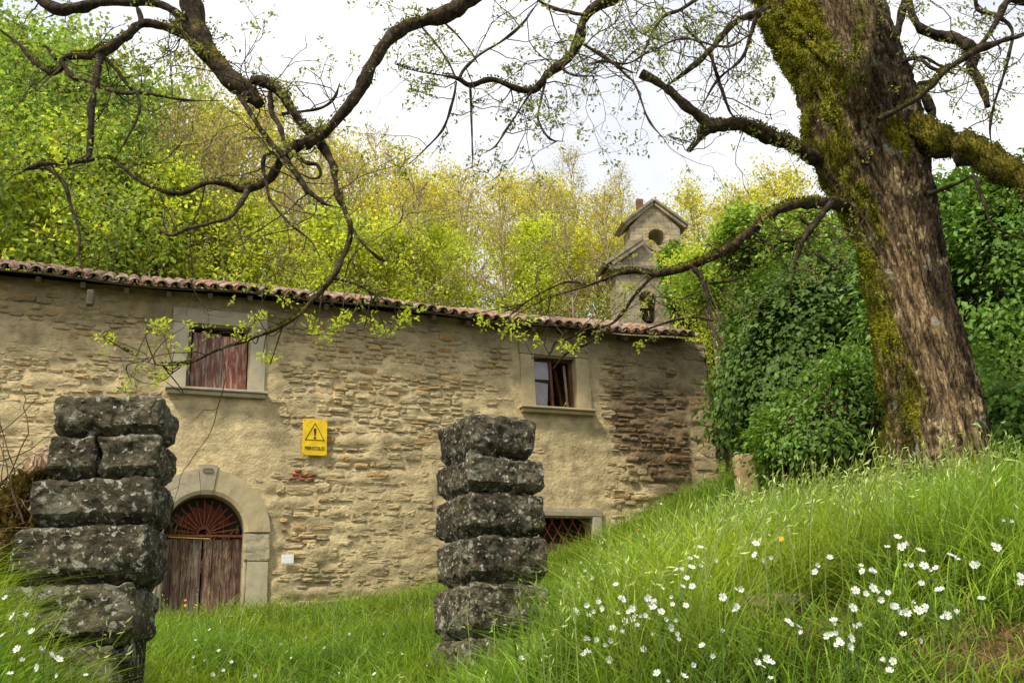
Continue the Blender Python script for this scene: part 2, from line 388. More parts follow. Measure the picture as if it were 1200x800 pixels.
def expose(s, z):
    """how far the rubble stands out of the plaster, 0..1"""
    P = np.column_stack([np.ravel(s), np.ravel(z), 0*np.ravel(s)])
    n = fbm(P*np.array([.8, 1.2, 1]), 1., 4, 50).reshape(np.shape(s))
    e = .40+(n-.5)*1.5
    e = e+.75*np.exp(-((s-2.6)/1.7)**2-((z-3.9)/1.1)**2)+.5*np.exp(-((s-1.7)/.8)**2-((z-2.8)/.9)**2)
    e = e+.55*smooth(3.9, 4.3, z)*(s < 5)+.25*smooth(-1.2, -2.5, s)
    e = e-.9*np.exp(-((s-.1)/.95)**2-((z-2.6)/.62)**2)-.9*np.exp(-((s-5.9)/.62)**2-((z-2.6)/.8)**2)
    e = e+.7*smooth(6.5, 6.75, s-.0)+.2*np.exp(-((s-1.7)/1)**2-((z-1.2)/1)**2)
    return np.clip(e, 0, 1)
def wall_col(s, z, stone=False):
    s = np.ravel(s); z = np.ravel(z); P = np.column_stack([s, z, 0*s+(9 if stone else 0)])
    n1 = fbm(P, .8, 4, 60)[:, None]; n2 = fbm(P, 3, 3, 70)[:, None]
    c = np.array([.57, .46, .265])*(.78+.46*n1)
    c = c*(1-.35*n2*smooth(.5, .8, n2)) + np.array([.05, .045, .03])*smooth(.55, .7, fbm(P, .6, 3, 77))[:, None]
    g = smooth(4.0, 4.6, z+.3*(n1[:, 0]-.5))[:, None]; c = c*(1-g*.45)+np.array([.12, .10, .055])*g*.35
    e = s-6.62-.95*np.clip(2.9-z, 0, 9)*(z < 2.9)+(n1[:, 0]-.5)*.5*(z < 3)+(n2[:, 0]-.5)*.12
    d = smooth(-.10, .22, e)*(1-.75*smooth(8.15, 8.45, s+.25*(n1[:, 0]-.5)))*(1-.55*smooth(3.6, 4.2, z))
    brown = np.array([.215, .155, .09])*(.45+1.1*n2)  # bare brown stone at the right end, plus a diagonal shadow painted in
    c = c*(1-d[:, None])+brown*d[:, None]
    st_ = fbm(np.column_stack([s*5, z*.7, 0*s]), 1., 3, 78)[:, None]; c = c*(.80+.4*st_)
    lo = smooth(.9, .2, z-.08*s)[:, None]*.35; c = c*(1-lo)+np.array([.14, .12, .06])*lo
    return c
wallE = Acc()
hs = .04; ss = np.arange(S0, S1+.001, hs); zs = np.arange(ZB, ZT+.001, hs); SX, SZ = np.meshgrid(ss, zs)
PP = np.column_stack([SX.ravel(), SZ.ravel(), 0*SX.ravel()])
ex = expose(SX.ravel(), SZ.ravel())
dep = (fbm(PP, 1.2, 3, 80)-.5)*.05+(fbm(PP*np.array([1, 2.6, 1]), 3.2, 4, 90)-.5)*.085*(.35+ex)
wy = -dep
k = in_rects(SX.ravel(), SZ.ravel(), SURR, .02) | in_arch(SX.ravel(), SZ.ravel(), .96)
wy[k] = .0
n1_, n0_ = SX.shape; ii = np.arange(SX.size).reshape(n1_, n0_)
FF = np.stack([ii[:-1, :-1], ii[:-1, 1:], ii[1:, 1:], ii[1:, :-1]], -1).reshape(-1, 4)
cs = SX.ravel()[FF].mean(1); cz = SZ.ravel()[FF].mean(1)
keep = ~(in_rects(cs, cz, OPEN, -.0) | in_arch(cs, cz, .57))
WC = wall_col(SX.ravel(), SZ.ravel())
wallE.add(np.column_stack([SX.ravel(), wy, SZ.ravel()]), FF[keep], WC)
# side, back walls and the thickness behind the face
def plain(acc, v, c=(.3, .24, .15)): acc.add(v, BOXF, c)
plain(wallE, box(S0, S0+.5, .02, 6, ZB-1, ZT)); plain(wallE, box(S0, S1-.52, 5.5, 6, ZB-1, ZT))
for a, b_, c_, d_ in ((S0, -.62, ZB-1, 3.37), (.49, 5.18, ZB-1, 3.37), (6.22, S1-.02, ZB-1, 3.37), (5.18, 6.22, 1.58, 3.37), (5.18, 6.22, ZB-1, .69), (-.62, .49, 1.80, 3.37),
                      (S0, -.47, 3.37, ZT), (.47, 5.26, 3.37, ZT), (6.08, S1-.02, 3.37, ZT), (-.47, .47, 4.41, ZT), (5.26, 6.08, 4.37, ZT)):
    plain(wallE, box(a, b_, .06, .45, c_, d_), (.2, .16, .1))
plain(wallE, box(S0+.5, S1-.52, .45, 5.5, 2.9, 3.05), (.1, .08, .05))
front_wall = wallE.build('wall', M_WALL, house, True)
sideA = Acc(); zs2 = np.arange(ZB-1, ZT+.001, .08); ys2 = np.arange(0, 6.01, .08); YY, ZZ = np.meshgrid(ys2, zs2)
PS = np.column_stack([0*YY.ravel(), YY.ravel(), ZZ.ravel()]); sx = S1+(fbm(PS*np.array([1, 1, 2.2]), 4, 4, 95)-.5)*.05; sx[YY.ravel() < .05] = S1
i2 = np.arange(YY.size).reshape(YY.shape)
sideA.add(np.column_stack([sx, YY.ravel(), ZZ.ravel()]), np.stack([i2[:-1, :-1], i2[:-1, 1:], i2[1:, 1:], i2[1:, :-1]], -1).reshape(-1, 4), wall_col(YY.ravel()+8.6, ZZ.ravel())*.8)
plain(sideA, box(S1-.5, S1-.03, .46, 6, ZB-1, ZT)); sideA.build('wall', M_WALL, house, True)['label'] = 'end wall turning the corner into the bushes'

def stone_mesh(s0, s1, z0, z1, proud, rs):
    """face stone: irregular octagon with a chamfer, ~40 triangles"""
    c = np.array([(s0+s1)/2, (z0+z1)/2]); h = np.array([(s1-s0)/2, (z1-z0)/2])
    base = np.array([(-1, -.55), (-.8, -1), (.2, -1), (.85, -1), (1, -.3), (1, .6), (.6, 1), (-.3, 1), (-1, .75)])
    base = base*(1+rs.uniform(-.26, .06, (9, 2)))
    o = c+base*h; ch = min(.028, h.min()*.45); q = c+base*np.maximum(h-ch, h*.35)
    def y(P, p): return -p+(fbm(np.column_stack([P, 0*P[:, 0]]), 1.2, 3, 80)-.5)*-.05
    tilt = rs.uniform(-.3, .3, 2)
    yo = y(o, proud*.1-.035); yq = y(q, proud)+(q-c)@tilt*.08+rs.uniform(-.008, .008, 9)
    V = np.vstack([np.column_stack([o[:, 0], yo+.03, o[:, 1]]), np.column_stack([o[:, 0], y(o, proud*.55), o[:, 1]]), np.column_stack([q[:, 0], yq, q[:, 1]]),
                   [[c[0], y(c[None], proud*1.15)[0], c[1]]]])
    F = []
    for i in range(9):
        j = (i+1) % 9; F += [(i, j, 9+j, 9+i), (9+i, 9+j, 18+j, 18+i), (18+i, 18+j, 27)]
    return V, F
rs = np.random.default_rng(11)
stones = []
z = ZB+.35
while z < ZT-.12:
    big = rs.random() < .22
    h_ = rs.uniform(.11, .17) if big else rs.uniform(.05, .11)
    if 2.6 < z < 3.9: h_ *= .85
    s = -6.9+rs.uniform(0, .3)
    while s < S1-.02:
        w_ = rs.uniform(.09, .34)*(1.3 if big else 1.)*(.8 if h_ < .09 else 1)
        a, b_ = s+.008, min(s+w_, S1-.01); zz = z+rs.uniform(-.022, .022)+.05*math.sin(s*.9+z*2)+.025*math.sin(s*2.7+z*5)
        s += w_+rs.uniform(.0, .02)
        if b_-a < .08: continue
        hh_ = h_*rs.uniform(.6, 1.12)
        corn = np.array([(a, zz), (b_, zz), (a, zz+hh_), (b_, zz+hh_), ((a+b_)/2, zz+hh_/2)])
        if in_rects(corn[:, 0], corn[:, 1], SURR, .03).any() or in_arch(corn[:, 0], corn[:, 1], .97).any(): continue
        e = float(expose(np.array([(a+b_)/2]), np.array([zz+hh_/2]))[0])
        if e < .12 or rs.random() < .10+.30*(1-e): continue
        if b_ > 8.3: continue
        stones.append((a, b_, zz, zz+hh_, e))
    z += h_+.012
# dressed corner stones at the right end, alternately long and short
z = ZB; k_ = 0
while z < ZT-.1:
    h_ = rs.uniform(.2, .32); L_ = .52 if k_ % 2 else .34; z2 = min(z+h_, ZT-.06)
    if z2-z > .1: stones.append((S1-L_, S1+.004, z+.008, z2-.004, .55)); 
    z += h_; k_ += 1
def stone_cols(st, V):
    a, b_, c_, d_, e = st
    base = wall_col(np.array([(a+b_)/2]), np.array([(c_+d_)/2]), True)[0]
    r = rs.random(); k = base*rs.uniform(.86, 1.14)
    dark = (a > 6.7) and (b_ < 8.35)
    if r < .13: k = np.array([.52, .29, .10])*(.42 if dark else .9)*rs.uniform(.75, 1.1)
    elif r < .19: k = base*np.array([1.1, .9, .68])
    elif r < .27: k = base*np.array([.76, .75, .72])
    elif r < .275: k = np.array([.34, .16, .09])
    elif r < .32: k = base*1.15
    w = 1.0-e*.8; w = max(.15, min(.85, w))       # plaster still smeared over the stone
    k = k*(1-w)+base*w
    C = np.tile(k, (len(V), 1)); C[:9] = base*.9; C[9:18] = base*.5+k*.5
    return C
area = [-(t_[1]-t_[0])*(t_[3]-t_[2])*(1 if t_[0] > -3.4 else .02) for t_ in stones]
order = np.argsort(area); rest = Acc()
for r_, i_ in enumerate(order):
    st = stones[i_]; e = st[4]; proud = .002+.022*e*rs.uniform(.3, 1.4)
    if st[1] > S1: proud = .016
    V, F = stone_mesh(*st[:4], proud*.78, rs); C = stone_cols(st, V)
    if r_ < 285: Acc().add(V, F, C).build('stone', M_RUBBLE, front_wall)
    else: rest.add(V, F, C)
rest.build('small_rubble_stones', M_RUBBLE, front_wall)['kind'] = 'stuff'
# a few bricks showing where the render has fallen by the door arch
for q in range(7):
    a = 1.12+(q % 3)*.13+(q//3)*.04; c_ = 2.02+(q//3)*.062
    V, F = stone_mesh(a, a+.12, c_, c_+.055, .02, rs); Acc().add(V, F, (.33, .105, .055)).build('brick', M_RUBBLE, front_wall)

# dressed stone surrounds
DR = (.46, .39, .25)
def slab(name, x0, x1, y0, y1, z0, z1, par, mat=M_DRESS, c=DR, amp=.006, rnd=.012, n=14, seed=0, sc=7):
    V, F = rough_box(x0, x1, y0, y1, z0, z1, n, amp, rnd, sc, seed)
    v = rs.uniform(.9, 1.08); return Acc().add(V, F, np.array(c)*v).build(name, mat, par, False)
def window(o, jw, lint, gray, sillz, name, label):
    a, b_, c_, d_ = o
    fr = Acc(); w = tag_part = None
    w = bpy.data.objects.new(name, None); COL.objects.link(w); w.parent = house; w['label'] = label
    col = (.45, .395, .28) if gray else (.47, .38, .22)
    slab('jamb', a-jw, a, -.045, .3, c_, d_, w, c=col, seed=1); slab('jamb', b_, b_+jw, -.045, .3, c_, d_, w, c=col, seed=2)
    slab('lintel', a-jw-.01, b_+jw+.01, -.05, .3, d_+.003, d_+lint, w, c=tuple(np.array(col)*.8), seed=3)
    if sillz:
        slab('sill', a-jw-.05, b_+jw+.05, -.14, .25, c_-.045, c_-.002, w, c=col, seed=4)
        slab('sill_moulding', a-jw-.02, b_+jw+.02, -.10, .0, c_-.11, c_-.047, w, c=tuple(np.array(col)*.92), seed=5, amp=.008)
    return w
wl = window(OPEN[0], .24, .24, True, True, 'window', 'upper window closed with flaking red shutters')
# two leaves of planks, the left one ajar
for (a, b_, y0, tl) in ((-.40, .03, .10, .012), (.055, .44, .09, -.01)):
    npl = 1; wv = (b_-a)/npl
    for q in range(npl):
        x0 = a+q*wv; top = 4.30
        V, F = rough_box(x0+.003, x0+wv-.003, y0, y0+.025, 3.375, top if a < 0 else 4.27, 12, .002, .004, 9, 20+q)
        V[:, 0] += tl*(V[:, 2]-3.4)
        Acc().add(V, F, (1.35, 1.1, 1.05) if a > 0 else (1, 1, 1)).build('shutter_board', M_SHUT, wl, False)
slab('shutter_post', -.455, -.41, .06, .11, 3.372, 4.35, wl, M_WOOD, (.19, .16, .13), .002, .004)
slab('shutter_post', .032, .054, .07, .12, 3.372, 4.22, wl, M_WOOD, (.3, .26, .2), .002, .004)
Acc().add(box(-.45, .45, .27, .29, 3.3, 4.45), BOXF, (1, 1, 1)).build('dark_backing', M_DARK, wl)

wr = window(OPEN[1], .26, .24, False, True, 'window', 'upper window standing open with cracked panes and brown frame')
a, b_, c_, d_ = OPEN[1]
def fbar(name, p, q, w, d, par, mat=M_FRAME, c=(1, 1, 1)): return Acc().add(bar(p, q, w, d), BOXF, c).build(name, mat, par)
fbar('frame_bar', (a+.02, .16, c_), (a+.02, .16, d_), .05, .05, wr); fbar('frame_bar', (b_-.03, .16, c_), (b_-.03, .16, d_), .06, .05, wr)
fbar('frame_bar', (a+.05, .16, d_-.025), (b_-.06, .16, d_-.025), .05, .05, wr)
fbar('casement_bar', (a+.385, .14, c_), (a+.375, .14, d_-.05), .05, .045, wr)
fbar('casement_bar', (a+.045, .142, c_+.53), (a+.355, .142, c_+.50), .028, .03, wr, M_DARK)
fbar('casement_bar', (b_-.13, .30, c_), (b_-.2, .42, d_-.1), .04, .04, wr); fbar('casement_bar', (b_-.085, .2, c_), (b_-.11, .22, d_-.08), .035, .04, wr, M_WOOD, (.3, .24, .17))
for (x0, x1, z0, z1) in ((a+.045, a+.355, c_+.55, d_-.06), (a+.045, a+.33, c_+.005, c_+.51)):
    Acc().add(np.array([[x0, .15, z0], [x1-.04*(z0 < c_+.1), .15, z0], [x1, .15, z1], [x0, .15, z1], [x0, .156, z0], [x1-.04*(z0 < c_+.1), .156, z0], [x1, .156, z1], [x0, .156, z1]]),
              BOXF[[1, 0, 2, 3, 4, 5]], (1, 1, 1)).build('pane', M_GLASS, wr)
for q, (p, r) in enumerate((((4.9, 1.5, 4.15), (6.4, 1.3, 4.05)), ((5.3, .7, 4.1), (6.3, 2.6, 4.35)), ((5.5, 1.0, 3.45), (6.05, .9, 3.95)), ((5.1, 2.5, 3.9), (7.0, 2.5, 3.8)))):
    Acc().add(bar(p, r, .11, .09), BOXF, (.30, .2, .11)).build('fallen_beam', M_WOOD, wr)

wg = window(OPEN[3], .17, .135, True, False, 'window', 'ground floor window with rusty lattice grille')
a, b_, c_, d_ = OPEN[3]
for q in range(-5, 8):
    for sg in (1, -1):
        x0 = a+q*.19; p = [x0, x0+.52*sg*1.0]; z0, z1 = c_, d_
        x1 = x0+(z1-z0)*.62*sg
        t0 = 0; t1 = 1
        ts = sorted([0, 1]+[((v_-x0)/(x1-x0)) for v_ in (a, b_) if 0 < (v_-x0)/(x1-x0) < 1])
        for u0, u1 in zip(ts[:-1], ts[1:]):
            xm = x0+(x1-x0)*(u0+u1)/2
            if a < xm < b_:
                A_ = (x0+(x1-x0)*u0, .06+.012*sg, z0+(z1-z0)*u0); B_ = (x0+(x1-x0)*u1, .06+.012*sg, z0+(z1-z0)*u1)
                Acc().add(bar(A_, B_, .016, .01, (0, 1, 0)), BOXF, (1, 1, 1)).build('grille_bar', M_RUST, wg)
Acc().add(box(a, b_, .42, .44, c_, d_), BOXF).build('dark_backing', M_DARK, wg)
Acc().add(box(a+.1, b_-.35, .32, .36, c_, c_+.45), BOXF, (.42, .33, .2)).build('propped_board', M_WOOD, wg)

# door: arch of long voussoirs, keystone, jambs, plank leaves, iron fan
door = bpy.data.objects.new('door', None); COL.objects.link(door); door.parent = house
door['label'] = 'arched doorway with peeling maroon plank leaves and rusty fan'
CX, CZ, RI, RO = -.065, 1.22, .56, .93
def voussoir(a0, a1, r0, r1, y0, y1, name, c, seed):
    n = max(4, int(abs(a1-a0)/.07)); m_ = 7; A = Acc()
    aa = np.linspace(a0, a1, n+1); rr_ = np.linspace(r0, r1, m_+1)
    def pt(a, r, y): return (CX+r*math.cos(a), y, CZ+r*math.sin(a))
    V = [pt(a, r, y0) for a in aa for r in rr_]; k = len(V)
    F = [(i*(m_+1)+j, (i+1)*(m_+1)+j, (i+1)*(m_+1)+j+1, i*(m_+1)+j+1) for i in range(n) for j in range(m_)]
    V = np.array(V); V[:, 1] += (fbm(V, 6, 4, seed)-.5)*.018
    V[:, 1] += .02*smooth(r0+.05, r0+.035, np.hypot(V[:, 0]-CX, V[:, 2]-CZ))
    B_ = V.copy(); B_[:, 1] = y1; W_ = np.vstack([V, B_])
    for i in range(n):
        F += [(i*(m_+1), k+i*(m_+1), k+(i+1)*(m_+1), (i+1)*(m_+1)), (i*(m_+1)+m_, (i+1)*(m_+1)+m_, k+(i+1)*(m_+1)+m_, k+i*(m_+1)+m_)]
    for j in range(m_):
        F += [(j, j+1, k+j+1, k+j), (n*(m_+1)+j, k+n*(m_+1)+j, k+n*(m_+1)+j+1, n*(m_+1)+j+1)]
    return A.add(W_, F, c).build(name, M_DRESS, door, False)
voussoir(math.radians(1), math.radians(81.5), RI, RO, -.05, .3, 'arch_stone', (.47, .385, .225), 5)
voussoir(math.radians(98.5), math.radians(179), RI, RO, -.05, .3, 'arch_stone', (.43, .37, .25), 6)
ks_ = voussoir(math.radians(82), math.radians(98), RI-.01, RO+.06, -.066, .3, 'keystone', (.40, .34, .24), 7)
e_ = Acc()
for p, q in (((-.13, 2.09), (-.01, 2.09)), ((-.13, 2.15), (-.01, 2.15)), ((-.13, 2.09), (-.15, 2.12)), ((-.15, 2.12), (-.13, 2.15)), ((-.01, 2.09), (.01, 2.12)), ((.01, 2.12), (-.01, 2.15)),
             ((-.11, 2.10), (-.11, 2.14)), ((-.07, 2.10), (-.07, 2.14)), ((-.03, 2.10), (-.03, 2.14))):
    e_.add(bar((p[0], -.074, p[1]), (q[0], -.074, q[1]), .008, .01, (0, 1, 0)), BOXF, (.24, .21, .15))
e_.build('carved_cartouche', M_DRESS, ks_)
for sg in (-1, 1):
    x0, x1 = (CX+RI, CX+RO) if sg > 0 else (CX-RO, CX-RI)
    slab('jamb_stone', x0, x1, -.045, .3, .82, 1.215, door, c=(.44, .38, .25), amp=.014, seed=11+sg)
    slab('jamb_stone', x0+(.05 if sg > 0 else 0), x1-.01-(0 if sg > 0 else .05), -.05, .3, -.5, .81, door, c=(.42, .37, .245), amp=.010, seed=14+sg)
    slab('jamb_stone', (x0 if sg > 0 else x1-.048), (x0+.048 if sg > 0 else x1), -.02, .3, -.5, .81, door, c=(.47, .40, .26), amp=.008, seed=17+sg)
for leaf, (xa, xb) in enumerate(((-.62, -.075), (-.06, .49))):
    nb = 4; wv = (xb-xa)/nb
    for q in range(nb):
        V, F = rough_box(xa+q*wv+.003, xa+(q+1)*wv-.003, .16+.03*leaf+.004*(q % 2), .20+.03*leaf, -.5, 1.165-.02*rs.random(), 14, .003, .005, 9, 30+q+4*leaf)
        Acc().add(V, F, (1, 1, 1) if leaf == 0 else (1.25, 1.15, 1.1)).build('door_plank', M_DOORP, door, False)
fbar('transom', (-.625, .15, 1.195), (.495, .15, 1.195), .05, .03, door, M_RUST)
fbar('lath', (-.55, .11, 1.17), (.02, .11, 1.15), .012, .012, door, M_LAT)
fan = Acc(); th_ = np.linspace(0, math.pi, 15)
for i in range(14):
    fan.add(bar((CX+.085*math.cos(th_[i]), .14, CZ+.085*math.sin(th_[i])), (CX+.085*math.cos(th_[i+1]), .14, CZ+.085*math.sin(th_[i+1])), .022, .02, (0, 1, 0)), BOXF)
fan.build('fan_hub', M_RUST, door)
for i in range(13):
    t_ = math.radians(8+i*164/12); r1 = .5 if i < 11 else .40
    Acc().add(bar((CX+.09*math.cos(t_), .14, CZ+.09*math.sin(t_)), (CX+r1*math.cos(t_+.02), .14, CZ+r1*math.sin(t_+.02)), .017, .015, (0, 1, 0)), BOXF).build('fan_bar', M_RUST, door)
    if 1 < i < 12:     # rusted sheet leaves between the bars
        t2 = t_-math.radians(164/12)*.92; rr = .40+.07*rs.random()
        V = [(CX+.1*math.cos(t_), .155, CZ+.1*math.sin(t_)), (CX+rr*math.cos(t_), .15, CZ+rr*math.sin(t_)), (CX+(rr-.04)*math.cos(t2), .175, CZ+(rr-.04)*math.sin(t2)), (CX+.1*math.cos(t2), .17, CZ+.1*math.sin(t2))]
        V = V+[(x, y+.004, z) for x, y, z in V]
        Acc().add(V, BOXF[[1, 0, 2, 3, 4, 5]], (.62, .6, .6)).build('fan_sheet', M_RUST, door)
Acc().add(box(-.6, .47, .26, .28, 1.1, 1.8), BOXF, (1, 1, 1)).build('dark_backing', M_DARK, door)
vin = Acc()
for i in range(46):
    x = rs.uniform(-.55, .42); zt = rs.uniform(.9, 1.5) if i < 34 else rs.uniform(1.2, 1.5); L_ = rs.uniform(.25, .9)*(1 if i < 34 else .3)
    n_ = 7; P = np.column_stack([x+np.cumsum(rs.normal(0, .022, n_)), .125+np.cumsum(rs.normal(0, .006, n_)), zt-np.linspace(0, L_, n_)]); P[:, 1] = np.clip(P[:, 1], .07, .14)
    V, F = sweep(P, .0045, 4); vin.add(V, F, (2.6, 2.2, 1.7))
tag(vin.build('dry_vines', M_TWIG, None), 'dry brown creeper stems hanging over the arched door', 'vine', kind='stuff').matrix_world = Matrix.Translation(P0)@Matrix.Rotation(HA, 4, 'Z')

# roof
PT = math.radians(20.8); roofdeck = Acc()
ED = -.32; EZ = 4.84
def rp(s, u, hgt=0.):  # point on the roof: u metres up the slope from the eave
    sag = .03*math.sin(s*.9)+.018*math.sin(s*2.3+1)-.004*s
    return np.array([s, ED+u*math.cos(PT)-hgt*math.sin(PT), EZ+sag+u*math.sin(PT)+hgt*math.cos(PT)])
sA, sB = -6.95, 8.42
for q in range(60):
    a, b_ = sA+(sB-sA)*q/60, sA+(sB-sA)*(q+1)/60; L2 = 3.8
    V = [rp(a, 0, .0), rp(b_, 0, .0), rp(b_, L2, -.03), rp(a, L2, -.03), rp(a, 0, .02), rp(b_, 0, .02), rp(b_, L2, .075), rp(a, L2, .075)]
    roofdeck.add(np.array(V), BOXF, (.14, .11, .08))
V0 = rp(sA, 3.8); bk = [(sA, V0[1], V0[2]), (sB, V0[1], V0[2]), (sB, 6.3, 4.75), (sA, 6.3, 4.75)]
roofdeck.add(np.array(bk+[(x, y, z-.04) for x, y, z in bk]), BOXF, (.3, .14, .09))
gb = Acc()
for sx_ in (S0+.3, S1-.45):
    gb.add(np.array([(sx_, .1, ZT), (sx_, 5.9, ZT), (sx_, 3.1, 5.72), (sx_+.3, .1, ZT), (sx_+.3, 5.9, ZT), (sx_+.3, 3.1, 5.72)]), [(0, 1, 2), (3, 5, 4), (0, 2, 5, 3), (1, 4, 5, 2), (0, 3, 4, 1)], (.3, .24, .16))
gb.build('gable_end', M_WALL, house)
roof = roofdeck.build('roof', M_WOOD, house)
for q in range(26):
    s = -6.8+q*.6; Acc().add(bar(rp(s, .03, -.075), rp(s, .9, -.075), .07, .08), BOXF, (.12, .09, .06)).build('rafter_tail', M_WOOD, roof)
slab('hanging_stub', -1.93, -1.83, -.40, -.30, 4.42, 4.66, roof, M_WOOD, (.11, .10, .065), .01, .02)
def tile_mesh(conv, r0, r1, L_, seed):
    n = 6; th = np.linspace(0, math.pi, n+1); A = Acc(); V = []
    tk = .02
    for (rr, yy) in ((r0, 0), (r1, L_)):
        for rad in (rr, rr-tk): V += [(rad*math.cos(t_), yy, rad*math.sin(t_)*.95*conv) for t_ in th]
    m_ = n+1; F = []
    for j in range(n):
        F += [(j, j+1, 2*m_+j+1, 2*m_+j), (m_+j, 3*m_+j, 3*m_+j+1, m_+j+1), (j, m_+j, m_+j+1, j+1)]
    F += [(0, 2*m_, 3*m_, m_), (n, m_+n, 3*m_+n, 2*m_+n)]
    V = np.array(V); V += (fbm(V+seed, 18, 2, seed)-.5)[:, None]*.012
    return V, F
tcols = [(.32, .19, .125), (.27, .165, .12), (.36, .25, .18), (.22, .15, .115), (.40, .33, .26), (.19, .15, .12), (.36, .16, .09), (.44, .38, .31)]
tm = {}
for conv in (1, -1):
    for k_, c_ in enumerate(tcols):
        V, F = tile_mesh(conv, .088 if conv > 0 else .075, .07 if conv > 0 else .088, .42, k_*3+1)
        tm[conv, k_] = Acc().add(V, F, c_)
tmesh = {k_: v_.mesh('roof_tile', M_TILE, True) for k_, v_ in tm.items()}
tstuff = Acc(); pitch = .192; ncol = int((sB-sA)/pitch); cnt = 0
for row in range(11):
    for ci in range(ncol):
        s = sA+.09+ci*pitch
        for conv in (-1, 1):
            u = row*.33-.03+rs.uniform(-.03, .03)-(.03 if conv > 0 else 0); s_ = s+(pitch/2 if conv < 0 else 0)+rs.uniform(-.012, .012)
            loc = rp(s_, u, (.045 if conv > 0 else .09)+.012*row); k_ = rs.choice(8, p=[.2, .18, .16, .12, .12, .08, .1, .04])
            R = Matrix.Rotation(PT+.05+rs.uniform(-.02, .02), 4, 'X')@Matrix.Rotation(rs.uniform(-.07, .07), 4, 'Z')@Matrix.Rotation(rs.uniform(-.06, .06), 4, 'Y')
            vis = s_ > -3.3 and (row < 2)
            if vis and cnt < 292:
                o = bpy.data.objects.new('roof_tile', tmesh[conv, k_]); COL.objects.link(o); o.parent = roof
                o.matrix_local = Matrix.Translation(loc)@R; cnt += 1
            else:
                A = tm[conv, k_]; Vn = np.concatenate(A.V)@np.array(R.to_3x3()).T+loc; kk = tcols[k_]
                tstuff.add(Vn, [tuple(f) for fa in A.F for f in fa], kk)
tstuff.build('upper_roof_tiles', M_TILE, roof, True)['kind'] = 'stuff'

# yellow warning sign and the small white plate
HM = Matrix.Translation(P0)@Matrix.Rotation(HA, 4, 'Z')
sg = tag(empty('warning_sign', H2W(1.49, -.06, 3.41), HA), 'yellow PERICOLO sign with a black exclamation triangle on the wall', 'sign')
V, F = rough_box(-.19, .19, -.004, .004, 0, .57, 8, 0, .004, 5, 1); Acc().add(V, F).build('sign_panel', M_YEL, sg)
tri = Acc(); c3 = [(-.155, .235), (.155, .235), (0, .515)]
for i in range(3):
    p, q = np.array(c3[i]), np.array(c3[(i+1) % 3]); cc = np.array((0, .328)); w_ = .89
    V = [(p[0], -.008, p[1]), (q[0], -.008, q[1]), tuple(np.array([*(cc+(q-cc)*w_)])[[0]])+(-.008,)+(float((cc+(q-cc)*w_)[1]),), (float((cc+(p-cc)*w_)[0]), -.008, float((cc+(p-cc)*w_)[1]))]
    V = [(float(v_[0]), float(v_[1]), float(v_[2])) for v_ in V]; V += [(v_[0], v_[1]+.003, v_[2]) for v_ in V]
    tri.add(V, BOXF)
tri.build('triangle', M_BLK, sg)
exm = Acc(); th = np.linspace(0, 2*math.pi, 13)[:-1]
V = [(.019*math.cos(t_), -.008, .275+.019*math.sin(t_)) for t_ in th]+[(.019*math.cos(t_), -.005, .275+.019*math.sin(t_)) for t_ in th]
exm.add(V, [tuple(range(12))]+[(i, (i+1) % 12, 12+(i+1) % 12, 12+i) for i in range(12)])
V = [(-.010, -.008, .31), (.010, -.008, .31), (.021, -.008, .405), (.012, -.008, .425), (-.012, -.008, .425), (-.021, -.008, .405)]; V += [(x, -.005, z_) for x, y, z_ in V]
exm.add(V, [(0, 1, 2, 3, 4, 5)]+[(i, (i+1) % 6, 6+(i+1) % 6, 6+i) for i in range(6)])
exm.build('exclamation_mark', M_BLK, sg)
for sx_, sz_ in ((-.165, .025), (.165, .025), (-.165, .545), (.165, .545)):
    V, F = sweep(np.array([(sx_, -.009, sz_), (sx_, -.002, sz_)]), .007, 8); A = Acc().add(V, F, (.8, .8, .8)); A.F.append(np.arange(8)[None, :]); A.M.append(np.zeros(1)); A.build('screw', M_RUST, sg)
fc = bpy.data.curves.new('lettering', 'FONT'); fc.body = 'PERICOLO'; fc.size = .075; fc.align_x = 'CENTER'; fc.extrude = .0015; fc.offset = .0008; fc.materials.append(M_BLK)
fo = bpy.data.objects.new('lettering', fc); COL.objects.link(fo); fo.parent = sg; fo.location = (0, -.0075, .085); fo.rotation_euler = (math.pi/2, 0, 0); fo.scale = (.86, 1, 1)
pl = tag(Acc().add(rough_box(-.09, .09, -.008, .008, -.065, .065, 6, 0, .004, 5, 2)[0], rough_box(-.09, .09, -.008, .008, -.065, .065, 6, 0, .004, 5, 2)[1]).build('wall_plate', M_WHITE), 'small blank white plate on the wall right of the door', 'plate')
pl.matrix_world = HM@Matrix.Translation((1.13, -.045, .845))

